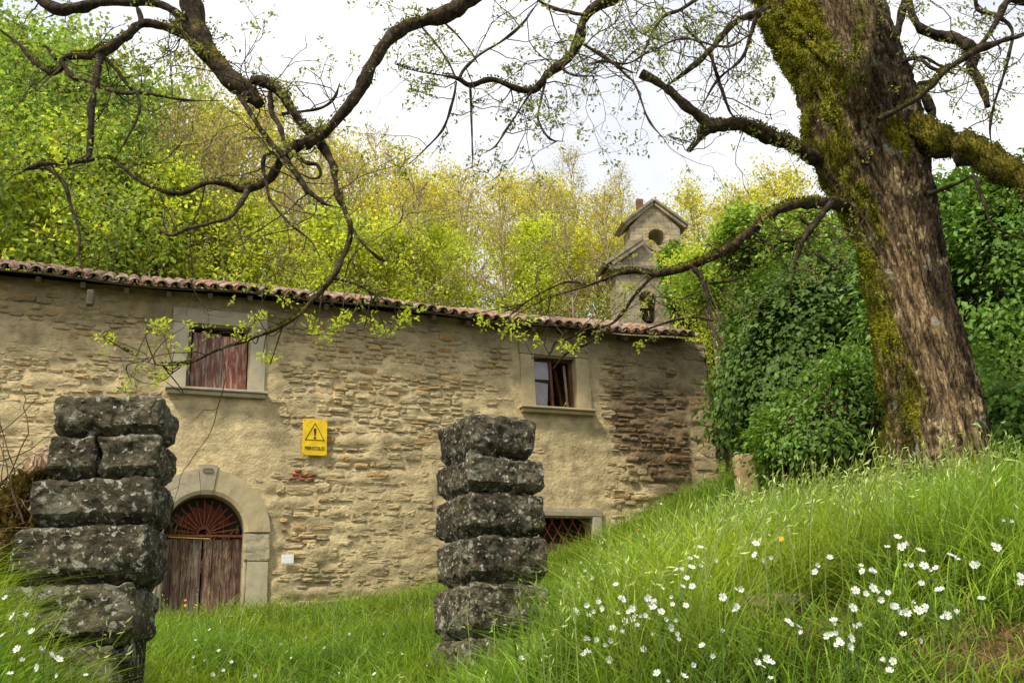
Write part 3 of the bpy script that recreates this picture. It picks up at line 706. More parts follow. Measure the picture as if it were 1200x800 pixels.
# ------------------------------------------------------------------ bell gable
GA = math.radians(10)
bg = tag(empty('bell_gable', (3.56, 24, 7.0), GA), 'weathered stone bell gable with round opening rising behind the roof', 'bell tower')
def gx_(name, V, F, mat=M_GABLE, c=(1, 1, 1), par=None): return Acc().add(V, F, c).build(name, mat, par or bg)
def holed(x0, x1, z0, z1, cx, cz, rx, rz_, y0, y1, topf=None, sq=0):
    """slab with a round or arched hole (sq: depth of the straight part under the arch)"""
    A = Acc(); n = 40; V = []; rec = []
    for i in range(n):
        a = 2*math.pi*i/n+.0001; dx, dz = math.cos(a), math.sin(a)
        hx, hz = cx+rx*dx, cz+rz_*dz-(sq if dz < 0 else 0)
        t = min(((x1-cx)/dx if dx > 0 else (x0-cx)/dx) if abs(dx) > 1e-6 else 1e9, ((z1-cz)/dz if dz > 0 else (z0-cz)/dz) if abs(dz) > 1e-6 else 1e9)
        V.append((hx, y0, hz)); rec.append((cx+dx*t, y0, cz+dz*t))
    W_ = V+rec; B_ = [(x, y1, z_) for x, y, z_ in W_]; F = []
    for i in range(n):
        j = (i+1) % n; F += [(i, n+i, n+j, j), (2*n+i, 2*n+j, 3*n+j, 3*n+i), (i, j, 2*n+j, 2*n+i), (n+i, 3*n+i, 3*n+j, n+j)]
    # corners
    k = len(W_)*2; allv = W_+B_
    for (X_, Z_) in ((x0, z0), (x1, z0), (x1, z1), (x0, z1)):
        best = sorted(range(n), key=lambda i: math.hypot(rec[i][0]-X_, rec[i][2]-Z_))[:2]
        allv += [(X_, y0, Z_), (X_, y1, Z_)]; m1 = len(allv)-2
        F += [(n+best[0], m1, n+best[1]), (3*n+best[0], m1+1, 3*n+best[1])]
        for b0 in best: F += [(n+b0, m1, m1+1, 3*n+b0)]
    return A.add(allv, F, (1, 1, 1))
holed(-.33, 1.05, 3.05, 4.18, .38, 3.90, .215, .235, 0, .62).build('upper_wall', M_GABLE, bg)
V = [(-.33, 0, 4.182), (1.05, 0, 4.182), (.37, 0, 4.92), (-.33, .62, 4.182), (1.05, .62, 4.182), (.37, .62, 4.92)]
gx_('pediment', V, [(0, 1, 2), (3, 5, 4), (0, 2, 5, 3), (1, 4, 5, 2), (0, 3, 4, 1)])
rg = Acc()
for i in range(14):
    a0, a1 = 2*math.pi*i/14, 2*math.pi*(i+.96)/14; pts = []
    for y in (-.03, .1):
        for (a, r) in ((a0, .24), (a1, .24), (a1, .38), (a0, .38)): pts.append((.38+r*math.cos(a), y, 3.90+r*1.05*math.sin(a)))
    Acc().add(pts, BOXF, (1.25, 1.15, 1.0)).build('oculus_stone', M_GABLE, bg)
def slope_bar(p, q, w, h, name, c=(1, 1, 1), y0=-.16, y1=.8):
    p = np.array(p); q = np.array(q); d = (q-p)/np.linalg.norm(q-p); nrm = np.array([-d[1], d[0]]); nrm = nrm*(1 if nrm[1] > 0 else -1)
    V = []
    for y in (y0, y1):
        for e, hh in ((p, 0), (q, 0), (q, h), (p, h)): V.append((e[0]+nrm[0]*hh, y, e[1]+nrm[1]*hh))
    return gx_(name, V, BOXF, M_GTRIM, c)
slope_bar((-.52, 4.24), (.37, 4.95), 0, .06, 'cornice', (1.7, 1.6, 1.5), -.13, .75); slope_bar((1.26, 4.24), (.375, 4.95), 0, .06, 'cornice', (1.7, 1.6, 1.5), -.13, .75)
slope_bar((-.44, 4.19), (.37, 4.84), 0, .09, 'cornice_moulding', (2, 1.9, 1.75), -.08, .70); slope_bar((1.18, 4.19), (.375, 4.84), 0, .09, 'cornice_moulding', (2, 1.9, 1.75), -.08, .70)
for (p, q) in (((-1.1, 3.03), (-.03, 3.78)), ((1.84, 3.03), (.80, 3.78))):
    slope_bar(p, q, 0, .08, 'shoulder_coping', (1.7, 1.6, 1.5), -.16, .8)
    p2 = (p[0]*.86+.05, p[1]+.0); q2 = (q[0], q[1]-.13); slope_bar(p2, q2, 0, .10, 'shoulder_moulding', (1.6, 1.5, 1.4), -.14, .8)
for (x0, x1, xa) in ((-.80, -.335, -.30), (1.055, 1.54, 1.03)):
    zi = 3.62; V = [(x0, .02, 3.05), (x1, .02, 3.05), (x1, .02, zi if x1 < 0 else 3.2), (x0, .02, 3.18 if x1 < 0 else 3.2)]
    if x0 > 0: V = [(x0, .02, 3.05), (x1, .02, 3.05), (x1, .02, 3.18), (x0, .02, 3.62)]
    gx_('shoulder', V+[(x, .6, z_) for x, y, z_ in V], BOXF)
gx_('string_course', box(-1.0, 1.75, -.12, .75, 2.93, 3.045), BOXF, M_GTRIM, (1.2, 1.15, 1.1)); gx_('string_course', box(-.9, 1.65, -.05, .72, 2.85, 2.928), BOXF, M_GTRIM, (1.6, 1.5, 1.4))
holed(-.82, .62, 1.2, 2.85, -.02, 2.14, .235, .24, 0, .7, sq=.42).build('lower_wall', M_GABLE, bg)
gx_('lower_wall', box(.622, 1.56, .005, .7, 1.2, 2.85), BOXF); gx_('lower_wall', box(-.9, 1.64, -.05, .8, -4.0, 1.198), BOXF)
bl = Acc(); prof = [(.02, .34), (.06, .33), (.075, .27), (.085, .16), (.12, .05), (.15, 0)]; th = np.linspace(0, 2*math.pi, 17)[:-1]
V = [(r*math.cos(t_)-.02, .3+r*math.sin(t_), 1.62+z_) for r, z_ in prof for t_ in th]; F = [(i*16+j, i*16+(j+1) % 16, (i+1)*16+(j+1) % 16, (i+1)*16+j) for i in range(5) for j in range(16)]
bl.add(V, F); bl.add(bar((-.26, .3, 1.98), (.22, .3, 1.98), .06), BOXF).build('bell', M_DARK, bg)
tag(Acc().add(*rough_box(.02, .20, .22, .40, 4.7, 5.16, 8, .03, .03, 6, 3), (.42, .30, .22)).build('chimney_stub', M_GABLE, None), 'small broken brick stub on top of the bell gable', 'finial').parent = bg
bpy.data.objects['chimney_stub'].name = 'finial'; del bpy.data.objects['finial']['category']

# ------------------------------------------------------------------ gate pillars of rusticated blocks
def pillar(name, X_, Y_, zb, rz, courses, label, lean=(0, 0)):
    """courses from the top down: (half width, half depth, height, split, x shift)"""
    t_ = tag(empty(name, (X_, Y_, zb), rz), label, 'pillar', 'ruined gate pillars')
    tot = sum(c[2] for c in courses); z = tot
    for i, (hw, hd, h_, split, dx) in enumerate(courses):
        z0, z1 = z-h_+.004, z-.004; k = dx+lean[0]*(z-tot)
        parts_ = [(-hw, hw)] if not split else [(-hw, -hw+2*hw*split-.012), (-hw+2*hw*split+.012, hw)]
        for (a, b2) in parts_:
            V, F = rough_box(k+a, k+b2, -hd, hd, z0, z1, 44, .010, .010, 5.5, int(abs(X_)*100)+i*9+int(b2*50)+50)
            # bevelled rock face, undercut at the foot
            cz = (V[:, 2]-z0)/(z1-z0); ud = np.clip((.22-cz)/.2, 0, 1); ut = np.clip((cz-.92)/.08, 0, 1); V[:, 1] *= 1-.26*ud-.08*ut
            V[:, 0] = k+(V[:, 0]-k)*(1-.14*ud-.05*ut)
            V += (np.stack([fbm(V, 17, 4, q+i) for q in (1, 2, 3)], 1)-.5)*.05+(np.stack([fbm(V, 6, 2, q+i) for q in (4, 5, 6)], 1)-.5)*.018
            Acc().add(V, F, np.ones(3)*rs.uniform(.8, 1.2)).build('block', M_LICHEN, t_, False)
        z -= h_
    core = Acc().add(box(-courses[2][0]*.74-.02, courses[2][0]*.74-.02, -courses[2][1]*.7, courses[2][1]*.7, 0, tot-.05), BOXF, (.2, .19, .17)).build('mortar_core', M_LICHEN, t_)
    return t_
pillar('gate_pillar', -1.93, 4.68, -.75, math.radians(7), [(.24, .19, .195, 0, .0), (.24, .20, .20, .44, .0), (.262, .21, .215, 0, -.03), (.285, .22, .265, 0, -.06), (.29, .24, .26, 0, -.10), (.28, .25, .28, 0, -.14), (.30, .26, .30, 0, -.17), (.34, .27, .39, 0, -.20)],
       'left lichen covered gate pillar of stacked blocks with a split second course')
pillar('gate_pillar', -.20, 6.5, -.25, math.radians(31), [(.235, .24, .275, 0, 0), (.265, .26, .225, 0, .015), (.265, .26, .275, 0, .01), (.265, .265, .29, 0, .01), (.27, .27, .32, 0, -.01), (.28, .28, .5, 0, -.01)],
       'right lichen covered gate pillar standing in front of the wall')

# ------------------------------------------------------------------ foliage tools
def pal(n, base, var=.25, yel=0.):
    b_ = np.asarray(base, float); k = rng.uniform(1-var, 1+var, (n, 1)); h_ = rng.uniform(-1, 1, (n, 1))*yel
    return np.clip(b_*k*np.concatenate([1+h_, 1+0*h_, 1-h_*.6], 1), 0, .9)
def grow(seed, Ht, R, low, lean=.04, nb=26, trunk_r=.12, up=.55, wob=.06):
    """trunk with limbs; returns wood Acc list and twig tips"""
    g = np.random.default_rng(seed); A = Acc(); B = Acc(); n = 9
    P = np.column_stack([np.cumsum(g.normal(0, lean, n)), np.cumsum(g.normal(0, lean, n)), np.linspace(0, Ht*.96, n)])*1.; P[0, :2] = 0
    Pc = catmull(P, 3); V, F = sweep(Pc, np.linspace(trunk_r, .018, len(Pc)), 7); A.add(V, F, (1, 1, 1)); tips = []
    for i in range(nb):
        f = low+(1-low)*(i+.5)/nb; q = f*(len(Pc)-1); b0 = Pc[int(q)]+(Pc[min(int(q)+1, len(Pc)-1)]-Pc[int(q)])*(q-int(q))
        az = i*2.4+g.uniform(-.5, .5); prof = math.sin(min(1, (1-f)/(1-low)*1.02+.08)*math.pi*.62)**.7
        L_ = R*prof*g.uniform(.7, 1.15); d = np.array([math.cos(az), math.sin(az), up*g.uniform(.5, 1.4)+f*.4])
        d /= np.linalg.norm(d); m_ = 6; Q = [b0]
        for k in range(m_): d = d+g.normal(0, .14, 3)+np.array([0, 0, .05]); d /= np.linalg.norm(d); Q.append(Q[-1]+d*L_/m_)
        Q = np.array(Q); V, F = sweep(Q, np.linspace(trunk_r*(1.05-f)*.5+.016, .009, len(Q)), 4); B.add(V, F, (1, 1, 1))
        for k in range(2, m_+1):
            for _ in range(2):
                e = Q[k]; dd = d+g.normal(0, .75, 3); dd /= np.linalg.norm(dd); L3 = L_*g.uniform(.2, .5)
                W_ = np.array([e, e+dd*L3*.5+g.normal(0, .05, 3), e+dd*L3+np.array([0, 0, .05])]); V, F = sweep(W_, [.014, .010, .005], 3); B.add(V, F, (1, 1, 1))
                tips += [W_[2], W_[1]]
        tips.append(Q[-1])
    return A, B, np.array(tips)
def crown(tips, per, spread, L_, Wd, base, var=.25, yel=.12, droop=.2, clumpvar=.45):
    n = len(tips)*per; P = np.repeat(tips, per, 0)+rng.normal(size=(n, 3))*spread*np.array([1, 1, .7])
    D = runit(n); D[:, 2] -= droop; N = runit(n)*.7; N[:, 2] += .8
    sz = rng.uniform(.6, 1.25, n)
    V, F = leaves(P, D, N, L_*sz, Wd*sz)
    C = pal(n, base, var, yel)*np.repeat(rng.uniform(1-clumpvar, 1+clumpvar, (len(tips), 1)), per, 0)
    return Acc().add(V, F, np.repeat(np.clip(C, 0, .9), 4, 0))
KINDS = {
    # name: (grow args, leaves per tip, spread, leaf length, width, colour)
    'oak': (dict(Ht=9, R=2.3, low=.32, nb=26), 12, .27, .125, .075, (.56, .54, .07)),
    'oakb': (dict(Ht=9, R=2.0, low=.38, nb=24), 9, .28, .115, .065, (.56, .51, .09)),
    'green': (dict(Ht=9, R=2.5, low=.22, nb=28), 20, .30, .13, .08, (.25, .36, .065)),
    'bud': (dict(Ht=9, R=1.9, low=.30, nb=26), 7, .22, .08, .05, (.48, .42, .14)),
    'lime': (dict(Ht=9, R=2.2, low=.25, nb=26), 18, .26, .14, .085, (.50, .58, .06)),
}
TM = {}
for i, (k_, (ga, per, sp, L_, Wd, base)) in enumerate(KINDS.items()):
    for v_ in range(2):
        A, B, tips = grow(100+i*7+v_, trunk_r=.14, **ga)
        TM[k_, v_] = (A.mesh('trunk', M_TRUNKB, True), B.mesh('branches', M_TRUNKB, True), crown(tips, per, sp, L_, Wd, base).mesh('crown', M_LEAF))
def make_tree(kind, v_, px, ytop, Y_, label, group, wide=1.):
    X_ = at(px, 340, Y_)[0]; zt = at(px, ytop, Y_)[2]; zb = float(gz(np.array([X_]), np.array([Y_]))[0])-.1
    k = (zt-zb)/9.2
    r_ = tag(empty('tree', (X_, Y_, zb), rng.uniform(0, 6.28)), label, 'tree', group); r_.scale = (k*wide, k*wide, k)
    for nm, me in zip(('trunk', 'branches', 'crown'), TM[kind, v_]):
        o = bpy.data.objects.new(nm, me); COL.objects.link(o); o.parent = r_
    return r_
def below(px):
    for x, s in ((60, 'roof\'s far left'), (150, 'roof\'s left part'), (260, 'shuttered window'), (345, 'wall beside the sign'), (430, 'yellow sign'), (520, 'middle of the roof'),
                 (600, 'right gate pillar'), (690, 'open upper window'), (800, 'bell gable'), (905, 'ivy thicket'), (1020, 'mossy trunk'), (1500, 'right hand bush')):
        if px <= x: return s
KN = {'oak': 'yellow green young tree', 'oakb': 'golden leafed young tree', 'green': 'deep green leafy tree', 'bud': 'bare brownish budding tree', 'lime': 'bright lime green tree'}
rows = []
# (kind, px, top y, distance)
rows += [('green', -60, 30, 27), ('green', 10, 42, 24), ('green', 85, 75, 23), ('green', 150, 95, 25), ('lime', 50, 150, 21), ('green', -20, 120, 21), ('green', 120, 165, 21.5), ('lime', 195, 190, 22)]
rows += [('bud', 215, 50, 33), ('oak', 250, 130, 32), ('oakb', 290, 120, 35), ('bud', 325, 95, 38), ('oak', 390, 165, 33), ('bud', 440, 140, 40), ('oakb', 465, 175, 40), ('oak', 500, 215, 34),
         ('oakb', 535, 190, 42), ('oakb', 610, 205, 42), ('bud', 680, 165, 40), ('oak', 655, 215, 36), ('oakb', 712, 222, 37), ('oak', 742, 262, 28), ('oakb', 590, 205, 37), ('bud', 735, 190, 40), ('oak', 820, 225, 36), ('oakb', 860, 235, 40), ('oak', 900, 220, 34), ('lime', 880, 262, 25), ('oak', 940, 200, 30)]
rows += [('bud', 190, 120, 23), ('bud', 222, 150, 23), ('bud', 252, 130, 23.5), ('bud', 336, 170, 24), ('bud', 488, 200, 25), ('bud', 672, 220, 26), ('bud', 716, 215, 27), ('bud', 205, 95, 24), ('bud', 238, 120, 25), ('bud', 300, 110, 25.5), ('bud', 262, 150, 24.5), ('bud', 412, 170, 25), ('bud', 372, 140, 27), ('bud', 545, 215, 28), ('bud', 640, 200, 29), ('lime', 280, 235, 23.5), ('lime', 380, 250, 24), ('oak', 430, 235, 26), ('lime', 465, 262, 25), ('lime', 505, 260, 26), ('bud', 590, 235, 26), ('lime', 625, 262, 27), ('oak', 665, 268, 28), ('oakb', 700, 270, 29),
         ('bud', 360, 190, 29), ('bud', 245, 160, 28), ('bud', 520, 220, 31), ('oak', 760, 245, 34), ('lime', 835, 285, 22), ('oak', 920, 275, 24), ('oakb', 485, 205, 30), ('green', 1010, 240, 24), ('lime', 960, 262, 22), ('green', 1120, 250, 20), ('green', 1230, 240, 20), ('lime', 1060, 290, 19)]
band = lambda Y_: 'near the house' if Y_ < 26.5 else ('mid slope' if Y_ < 33 else 'high on the slope')
seen = {}
for i, (k_, px, yt, Y_) in enumerate(rows):
    lab = f"{KN[k_]} {band(Y_)}, above the {below(px)}"
    if px < 0: lab = f"{KN[k_]} {band(Y_)}, cut by the left edge of the view" if Y_ > 24 else f"{KN[k_]} in front of the others at the left edge"
    seen[lab] = seen.get(lab, 0)+1
    if seen[lab] == 2: lab = lab.replace(KN[k_], 'second, shorter '+KN[k_])
    if seen.get(lab, 0) > 2: lab = lab.replace(KN[k_], ['thin', 'slender', 'forked', 'smallest', 'crooked'][seen[lab]-3]+' '+KN[k_])
    make_tree(k_, i % 2, px, yt, Y_, lab, 'trees on the wooded slope', .6 if k_ == 'bud' else 1.)
# undergrowth on the slope behind the house
n = 90000; ux = rng.uniform(-22, 20, n); uy = 21.5+rng.random(n)**1.3*34
P_ = np.column_stack([ux, uy, 0*ux]); dn = fbm(P_, .45, 3, 200); hgt = np.clip((dn-.38)*6, .05, 2.0)
P_[:, 2] = gz(ux, uy)+rng.random(n)*hgt; D_ = runit(n); N_ = runit(n)*.6; N_[:, 2] += 1
V, F = leaves(P_, D_, N_, rng.uniform(.06, .15, n), rng.uniform(.04, .09, n))
tag(Acc().add(V, F, np.repeat(pal(n, (.34, .44, .06), .4, .25), 4, 0)).build('undergrowth', M_LEAF), 'green undergrowth covering the slope behind the house', 'undergrowth', kind='stuff')

def leafmass(name, ells, n, L_, Wd, base, label, cat, droop=.9, per=60, cl=.15, mat=M_GLOSS, yel=.1, stems=True, group=None):
    """bush: clumps of drooping leaves through the outer part of a union of ellipsoids"""
    E = [(np.array(c, float), np.array(r, float)) for c, r in ells]
    wts = np.array([r[0]*r[1]+r[1]*r[2]+r[0]*r[2] for c, r in E]); wts /= wts.sum()
    nc = n//per; ci = rng.choice(len(E), nc*3, p=wts); d = runit(nc*3); t_ = rng.uniform(.72, 1.04, nc*3)
    C_ = np.array([E[k][0] for k in ci])+d*np.array([E[k][1] for k in ci])*t_[:, None]
    C_ += (np.stack([fbm(C_, .9, 3, s) for s in (1, 2, 3)], 1)-.5)*1.3
    ok = np.ones(len(C_), bool)
    for c, r in E: ok &= (((C_-c)/r)**2).sum(1) > .42
    ok &= C_[:, 2] > gz(C_[:, 0], C_[:, 1])
    C_ = C_[ok][:nc]; nc = len(C_); m_ = nc*per
    hub = E[0][0]; out = (C_-np.mean([c for c, r in E], 0)); out /= np.linalg.norm(out, axis=1)[:, None]
    P = np.repeat(C_, per, 0)+rng.normal(size=(m_, 3))*cl*np.array([1, 1, .8])
    O = np.repeat(out, per, 0); D = O*.7+runit(m_)*.7; D[:, 2] -= droop; N = O*.8+runit(m_)*.4; N[:, 2] += .7
    sz = rng.uniform(.45, 1.3, m_); V, F = leaves(P, D, N, L_*sz, Wd*sz, .12)
    C = pal(m_, base, .28, yel)*np.repeat(rng.uniform(.75, 1.25, (nc, 1)), per, 0)
    b0 = E[0][0]; base_p = np.array([b0[0], b0[1], float(gz(b0[0:1], b0[1:2])[0])])
    r_ = tag(empty(name, base_p), label, cat, group)
    o = Acc().add(V-base_p, F, np.repeat(C, 4, 0)).build('foliage', mat, r_)
    o['kind'] = 'stuff'
    A = Acc()
    for k in range(0, min(nc, 160)):
        e = C_[k]-base_p; mid = e*.5+rng.normal(0, .15, 3); mid[2] = abs(mid[2]); W_ = catmull([rng.normal(0, .15, 3)*[1, 1, 0], mid, e], 4)
        V, F = sweep(W_, np.linspace(.03, .008, len(W_)), 4); A.add(V, F, (1, 1, 1))
    A.build('stems', M_TWIG, r_)
    return r_
def el(px, py, Y_, rx, ry, rz_): return (at(px, py, Y_), (rx, ry, rz_))
leafmass('ivy_thicket', [el(940, 440, 13.2, 1.0, .9, 1.25), el(916, 400, 14.0, .55, .8, .8), el(970, 380, 13.0, .75, .8, .9), el(938, 360, 14.2, .75, .8, .55), el(985, 490, 12.6, .8, .8, .8), el(932, 462, 13.8, .36, .6, .6)],
         76000, .09, .07, (.085, .15, .022), 'dark glossy ivy thicket between the house corner and the mossy trunk', 'bush')
leafmass('bush', [el(1160, 300, 10.8, 1.0, .9, .95), el(1130, 380, 10.6, .8, .8, .9), el(1215, 380, 10.6, .9, .8, 1.0), el(1230, 280, 11.2, .9, .8, .7)],
         44000, .095, .055, (.13, .24, .035), 'tall green bush with small leaves right of the mossy trunk', 'bush', .5)
leafmass('bush', [el(1150, 470, 9.6, .75, .6, .5), el(1210, 450, 9.6, .7, .6, .6), el(1180, 520, 9.2, .8, .5, .35)],
         18000, .07, .045, (.18, .31, .045), 'lower pale green bush at the foot of the tall one', 'bush', .4)
leafmass('bush', [el(960, 500, 10.5, .6, .5, .38), el(1010, 480, 10.2, .55, .5, .5), el(950, 535, 11, .4, .5, .25)],
         10000, .07, .045, (.14, .25, .035), 'low light green bush left of the mossy trunk base', 'bush', .5)
leafmass('bush', [el(893, 300, 15.8, .8, .8, .45), el(950, 310, 15.5, .9, .8, .5), el(1010, 330, 15, .9, .8, .7), el(838, 335, 19, .45, .6, .6)],
         26000, .10, .07, (.26, .38, .05), 'bright green bushy crown above the dark ivy thicket', 'bush', .3)
leafmass('ivy', [el(800, 318, 23.4, .38, .3, .55), el(812, 350, 23.4, .45, .35, .6), el(795, 290, 23.6, .22, .2, .28)],
         6000, .13, .09, (.15, .28, .04), 'green ivy climbing the right side of the bell gable', 'climber', .7, 40, .12)

# small stone post and dark low wall right of the house corner
pp = at(874, 560, 12.6); zg = float(gz(pp[0:1], pp[1:2])[0])
po = Acc().add(*rough_box(-.13, .13, -.13, .13, -.4, .72, 18, .02, .04, 7, 5), (2.2, 1.9, 1.4)); po = po.build('stone_post', rock_mat('post_stone', [(.3, (.09, .075, .05)), (.7, (.2, .165, .11))], 6, [(14, .6, (.2, .19, .14))], .6, .02), None, True)
tag(po, 'squat weathered stone post between the house corner and the ivy', 'post'); po.location = (pp[0], pp[1], zg)
lw = Acc().add(*rough_box(.1, 1.3, -.2, .2, -.5, .95, 18, .05, .06, 5, 8), (.22, .17, .11)); lw = lw.build('garden_wall', M_RUBBLE, None, True)
pw = at(850, 545, 18.4); tag(lw, 'dark ruined garden wall beside the house corner', 'wall'); lw.location = (pw[0], pw[1], float(gz(pw[0:1], pw[1:2])[0])); lw.rotation_euler = (0, 0, HA)

# ------------------------------------------------------------------ the big mossy tree
TY = 7.5
tree = tag(empty('mossy_tree', at(1100, 560, TY)*np.array([1, 1, 1])), 'huge leaning tree with furrowed mossy trunk and crooked limbs over the yard', 'tree')
TB = np.array(tree.location)
def moss_amount(P, nrm):
    """moss grows on the left and upper faces, in long streaks"""
    n = fbm(P*np.array([3, 3, .7]), 1.2, 4, 300)
    return n, nrm
def trunk_sweep(pts, name, sides=170, n=22, amp=1.):
    C3 = np.array([at(x, y, TY+dy) for x, y, w, dy in pts]); R3 = np.array([wpx(at(x, y, TY+dy), w)/2 for x, y, w, dy in pts])
    P = catmull(C3, n); R = catmull(np.column_stack([R3, R3, R3]), n)[:, 0]
    T = np.gradient(P, axis=0); T /= np.linalg.norm(T, axis=1)[:, None]
    U = np.cross(T, (0, 1., 0)); U /= np.linalg.norm(U, axis=1)[:, None]; W_ = np.cross(T, U)     # U ~ sideways
    a = np.arange(sides)*2*math.pi/sides; L_ = np.concatenate([[0], np.cumsum(np.linalg.norm(np.diff(P, axis=0), axis=1))])
    D = U[:, None]*np.cos(a)[None, :, None]+W_[:, None]*np.sin(a)[None, :, None]
    tw = a[None, :]+L_[:, None]*.55
    q = np.stack([np.cos(tw)*2.2, np.sin(tw)*2.2, np.repeat(L_[:, None]*1.1, sides, 1)], -1)
    big = fbm(q, 1.0, 3, 310)-.5
    q2 = np.stack([np.cos(tw)*9, np.sin(tw)*9, np.repeat(L_[:, None]*2.6, sides, 1)], -1)
    rid = 1-np.abs(2*fbm(q2, 1.0, 3, 320)-1)*2.2; q3 = np.stack([np.cos(tw)*22, np.sin(tw)*22, np.repeat(L_[:, None]*9, sides, 1)], -1); fin = fbm(q3, 1., 3, 330)-.5
    disp = (big*.16+(rid-.4)*.12+fin*.09)*amp
    V = P[:, None]+D*(R[:, None]*(1+disp))[..., None]
    i = np.arange(len(P)-1)[:, None]*sides; j = np.arange(sides)[None, :]; k = (j+1) % sides
    F = np.stack([i+j, i+k, i+k+sides, i+j+sides], -1).reshape(-1, 4)
    return V, F, D, rid, q, P, R
tp = [(1124, 650, 180, 0), (1110, 595, 138, 0), (1101, 545, 122, 0), (1096, 480, 102, 0), (1083, 415, 93, 0), (1068, 350, 88, 0), (1055, 290, 89, 0), (1041, 240, 100, 0), (1022, 185, 117, 0), (1012, 140, 124, 0), (1000, 95, 120, 0), (980, 50, 117, .05), (955, 5, 118, .1), (935, -45, 111, .1), (900, -110, 93, .0), (850, -170, 77, -.2)]
V, F, D, rid, q, P_tr, R_tr = trunk_sweep(tp, 'trunk')
zf = V[..., 2]; side = D[..., 0]; Vf = V.reshape(-1, 3)
streak = fbm(np.stack([q[..., 0]*1.2, q[..., 1]*1.2, q[..., 2]*.35], -1), 1., 4, 340)
left = -(side)*1.0 - D[..., 1]*.15
m_moss = smooth(.54, .66, streak*.75+smooth(.40, .95, left)*.40+.34*np.exp(-((zf-4.02)/.22)**2-((side-.15)/.38)**2)*(D[..., 1] < 0)+.16*np.exp(-((zf-2.0)/.5)**2-((side-.5)/.35)**2)-.04)
fine = fbm(Vf, 28, 3, 350).reshape(m_moss.shape); m_moss = np.clip(m_moss*(.55+fine*.9)*smooth(.30, .48, fbm(Vf, 4.5, 3, 355)).reshape(m_moss.shape)**.4, 0, 1)
pale = smooth(.45, .7, fbm(np.stack([q[..., 0]*.7, q[..., 1]*.7, q[..., 2]*.3], -1), 1., 3, 360))
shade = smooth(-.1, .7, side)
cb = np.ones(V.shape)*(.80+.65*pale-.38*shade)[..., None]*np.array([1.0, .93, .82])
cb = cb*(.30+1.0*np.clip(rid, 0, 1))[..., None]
mossc = np.array([1.25, 1.5, .14])*(.35+1.2*fbm(Vf, 9, 3, 370)).reshape(m_moss.shape)[..., None]
lw_ = smooth(.60, .66, fbm(Vf, 7, 4, 375)).reshape(m_moss.shape)[..., None]*(fbm(Vf, 30, 2, 376).reshape(m_moss.shape)[..., None] > .42)*smooth(.5, .2, m_moss)[..., None]; cb = cb*(1-lw_)+lw_*np.array([2.2, 2.3, 2.1])
cb = cb*(1-m_moss[..., None])+mossc*m_moss[..., None]
V = V+D*(m_moss*.028*(.4+fine*1.4))[..., None]
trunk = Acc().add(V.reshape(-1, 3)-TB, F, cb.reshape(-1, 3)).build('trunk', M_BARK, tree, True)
# moss tufts standing on the mossy parts
Vm = V.reshape(-1, 3); Dm = D.reshape(-1, 3); mm = m_moss.ravel()*(Dm[:, 1] < .35)
pick = rng.choice(len(Vm), 26000, p=mm/mm.sum()); nP = len(pick)
Pm = Vm[pick]+rng.normal(0, .012, (nP, 3)); Dd = Dm[pick]*.8+runit(nP)*.6; Dd[:, 2] -= .35
Vl, Fl = leaves(Pm-TB, Dd, runit(nP), rng.uniform(.012, .03, nP), rng.uniform(.006, .012, nP))
mb = fbm(Pm, 3, 3, 380)[:, None]; mc = np.array([.32, .34, .02])*smooth(.45, .65, mb)+np.array([.11, .12, .014])*(1-smooth(.45, .65, mb))
Acc().add(Vl, Fl, np.repeat(mc*rng.uniform(.7, 1.3, (nP, 1)), 4, 0)).build('moss', M_MOSS, tree)['kind'] = 'stuff'

limb_paths = []     # (points 3D, radii) for twig growth
def limb(pts, name='limb', mossy=0., mat=M_BRANCH, sides=12, rough=.5, stub=False, twig=1.):
    """pts: (px, py, width px, distance Y)"""
    C3 = np.array([at(x, y, d) for x, y, w, d in pts]); R3 = np.array([wpx(at(x, y, d), w)/2 for x, y, w, d in pts])
    n = 7; P = catmull(C3, n); R = np.clip(catmull(np.column_stack([R3]*3), n)[:, 0], .0025, 9)
    if not stub: R = R*(1-.65*smooth(.75, 1., np.linspace(0, 1, len(R)))) if pts[-1][2] < 9 else R
    R = R*(1+.7*(fbm(P, 7, 2, 420)-.5))
    # wander a little so that no limb is a clean curve
    P = P+(np.stack([fbm(P, 3.1, 3, 400+s) for s in (0, 1, 2)], 1)-.5)*np.minimum(R*1.6, .05)[:, None]
    V, F = sweep(P, R, sides, rough, len(limb_paths)); A = Acc()
    c = np.ones((len(V), 3))
    if mossy:
        T = np.repeat(P, sides, 0); nr = V-T; nr /= np.linalg.norm(nr, axis=1)[:, None]+1e-9
        f = smooth(.52, .8, nr[:, 2]*.5+.22+(fbm(V, 5, 3, 410)-.5)*1.2+mossy*.3)[:, None]
        c = np.array([1.0, .93, .82])*(1-f)+f*np.array([2.2, 2.5, .3] if mat is M_BRANCH else [.62, .82, .11])
        pk = rng.choice(len(V), int(260*mossy*len(P)/8), p=f[:, 0]/f.sum()); nn_ = len(pk)
        if nn_:
            Vl, Fl = leaves(V[pk]-TB+nr[pk]*.003, nr[pk]+runit(nn_)*.7, runit(nn_), rng.uniform(.012, .028, nn_), .01)
            A2 = Acc().add(Vl, Fl, np.repeat(np.array([.10, .105, .012])*rng.uniform(.6, 1.4, (nn_, 1)), 4, 0)); A2.build('moss', M_MOSS, tree)['kind'] = 'stuff'
    A.add(V-TB, F, c)
    if stub:
        m_ = len(P)-1; ring = np.arange(sides)+m_*sides; A.F.append(ring[None, :]); A.M.append(np.zeros(1))
    A.build(name, mat, tree, True); limb_paths.append((P, R, twig)); return P
L6 = 6.2
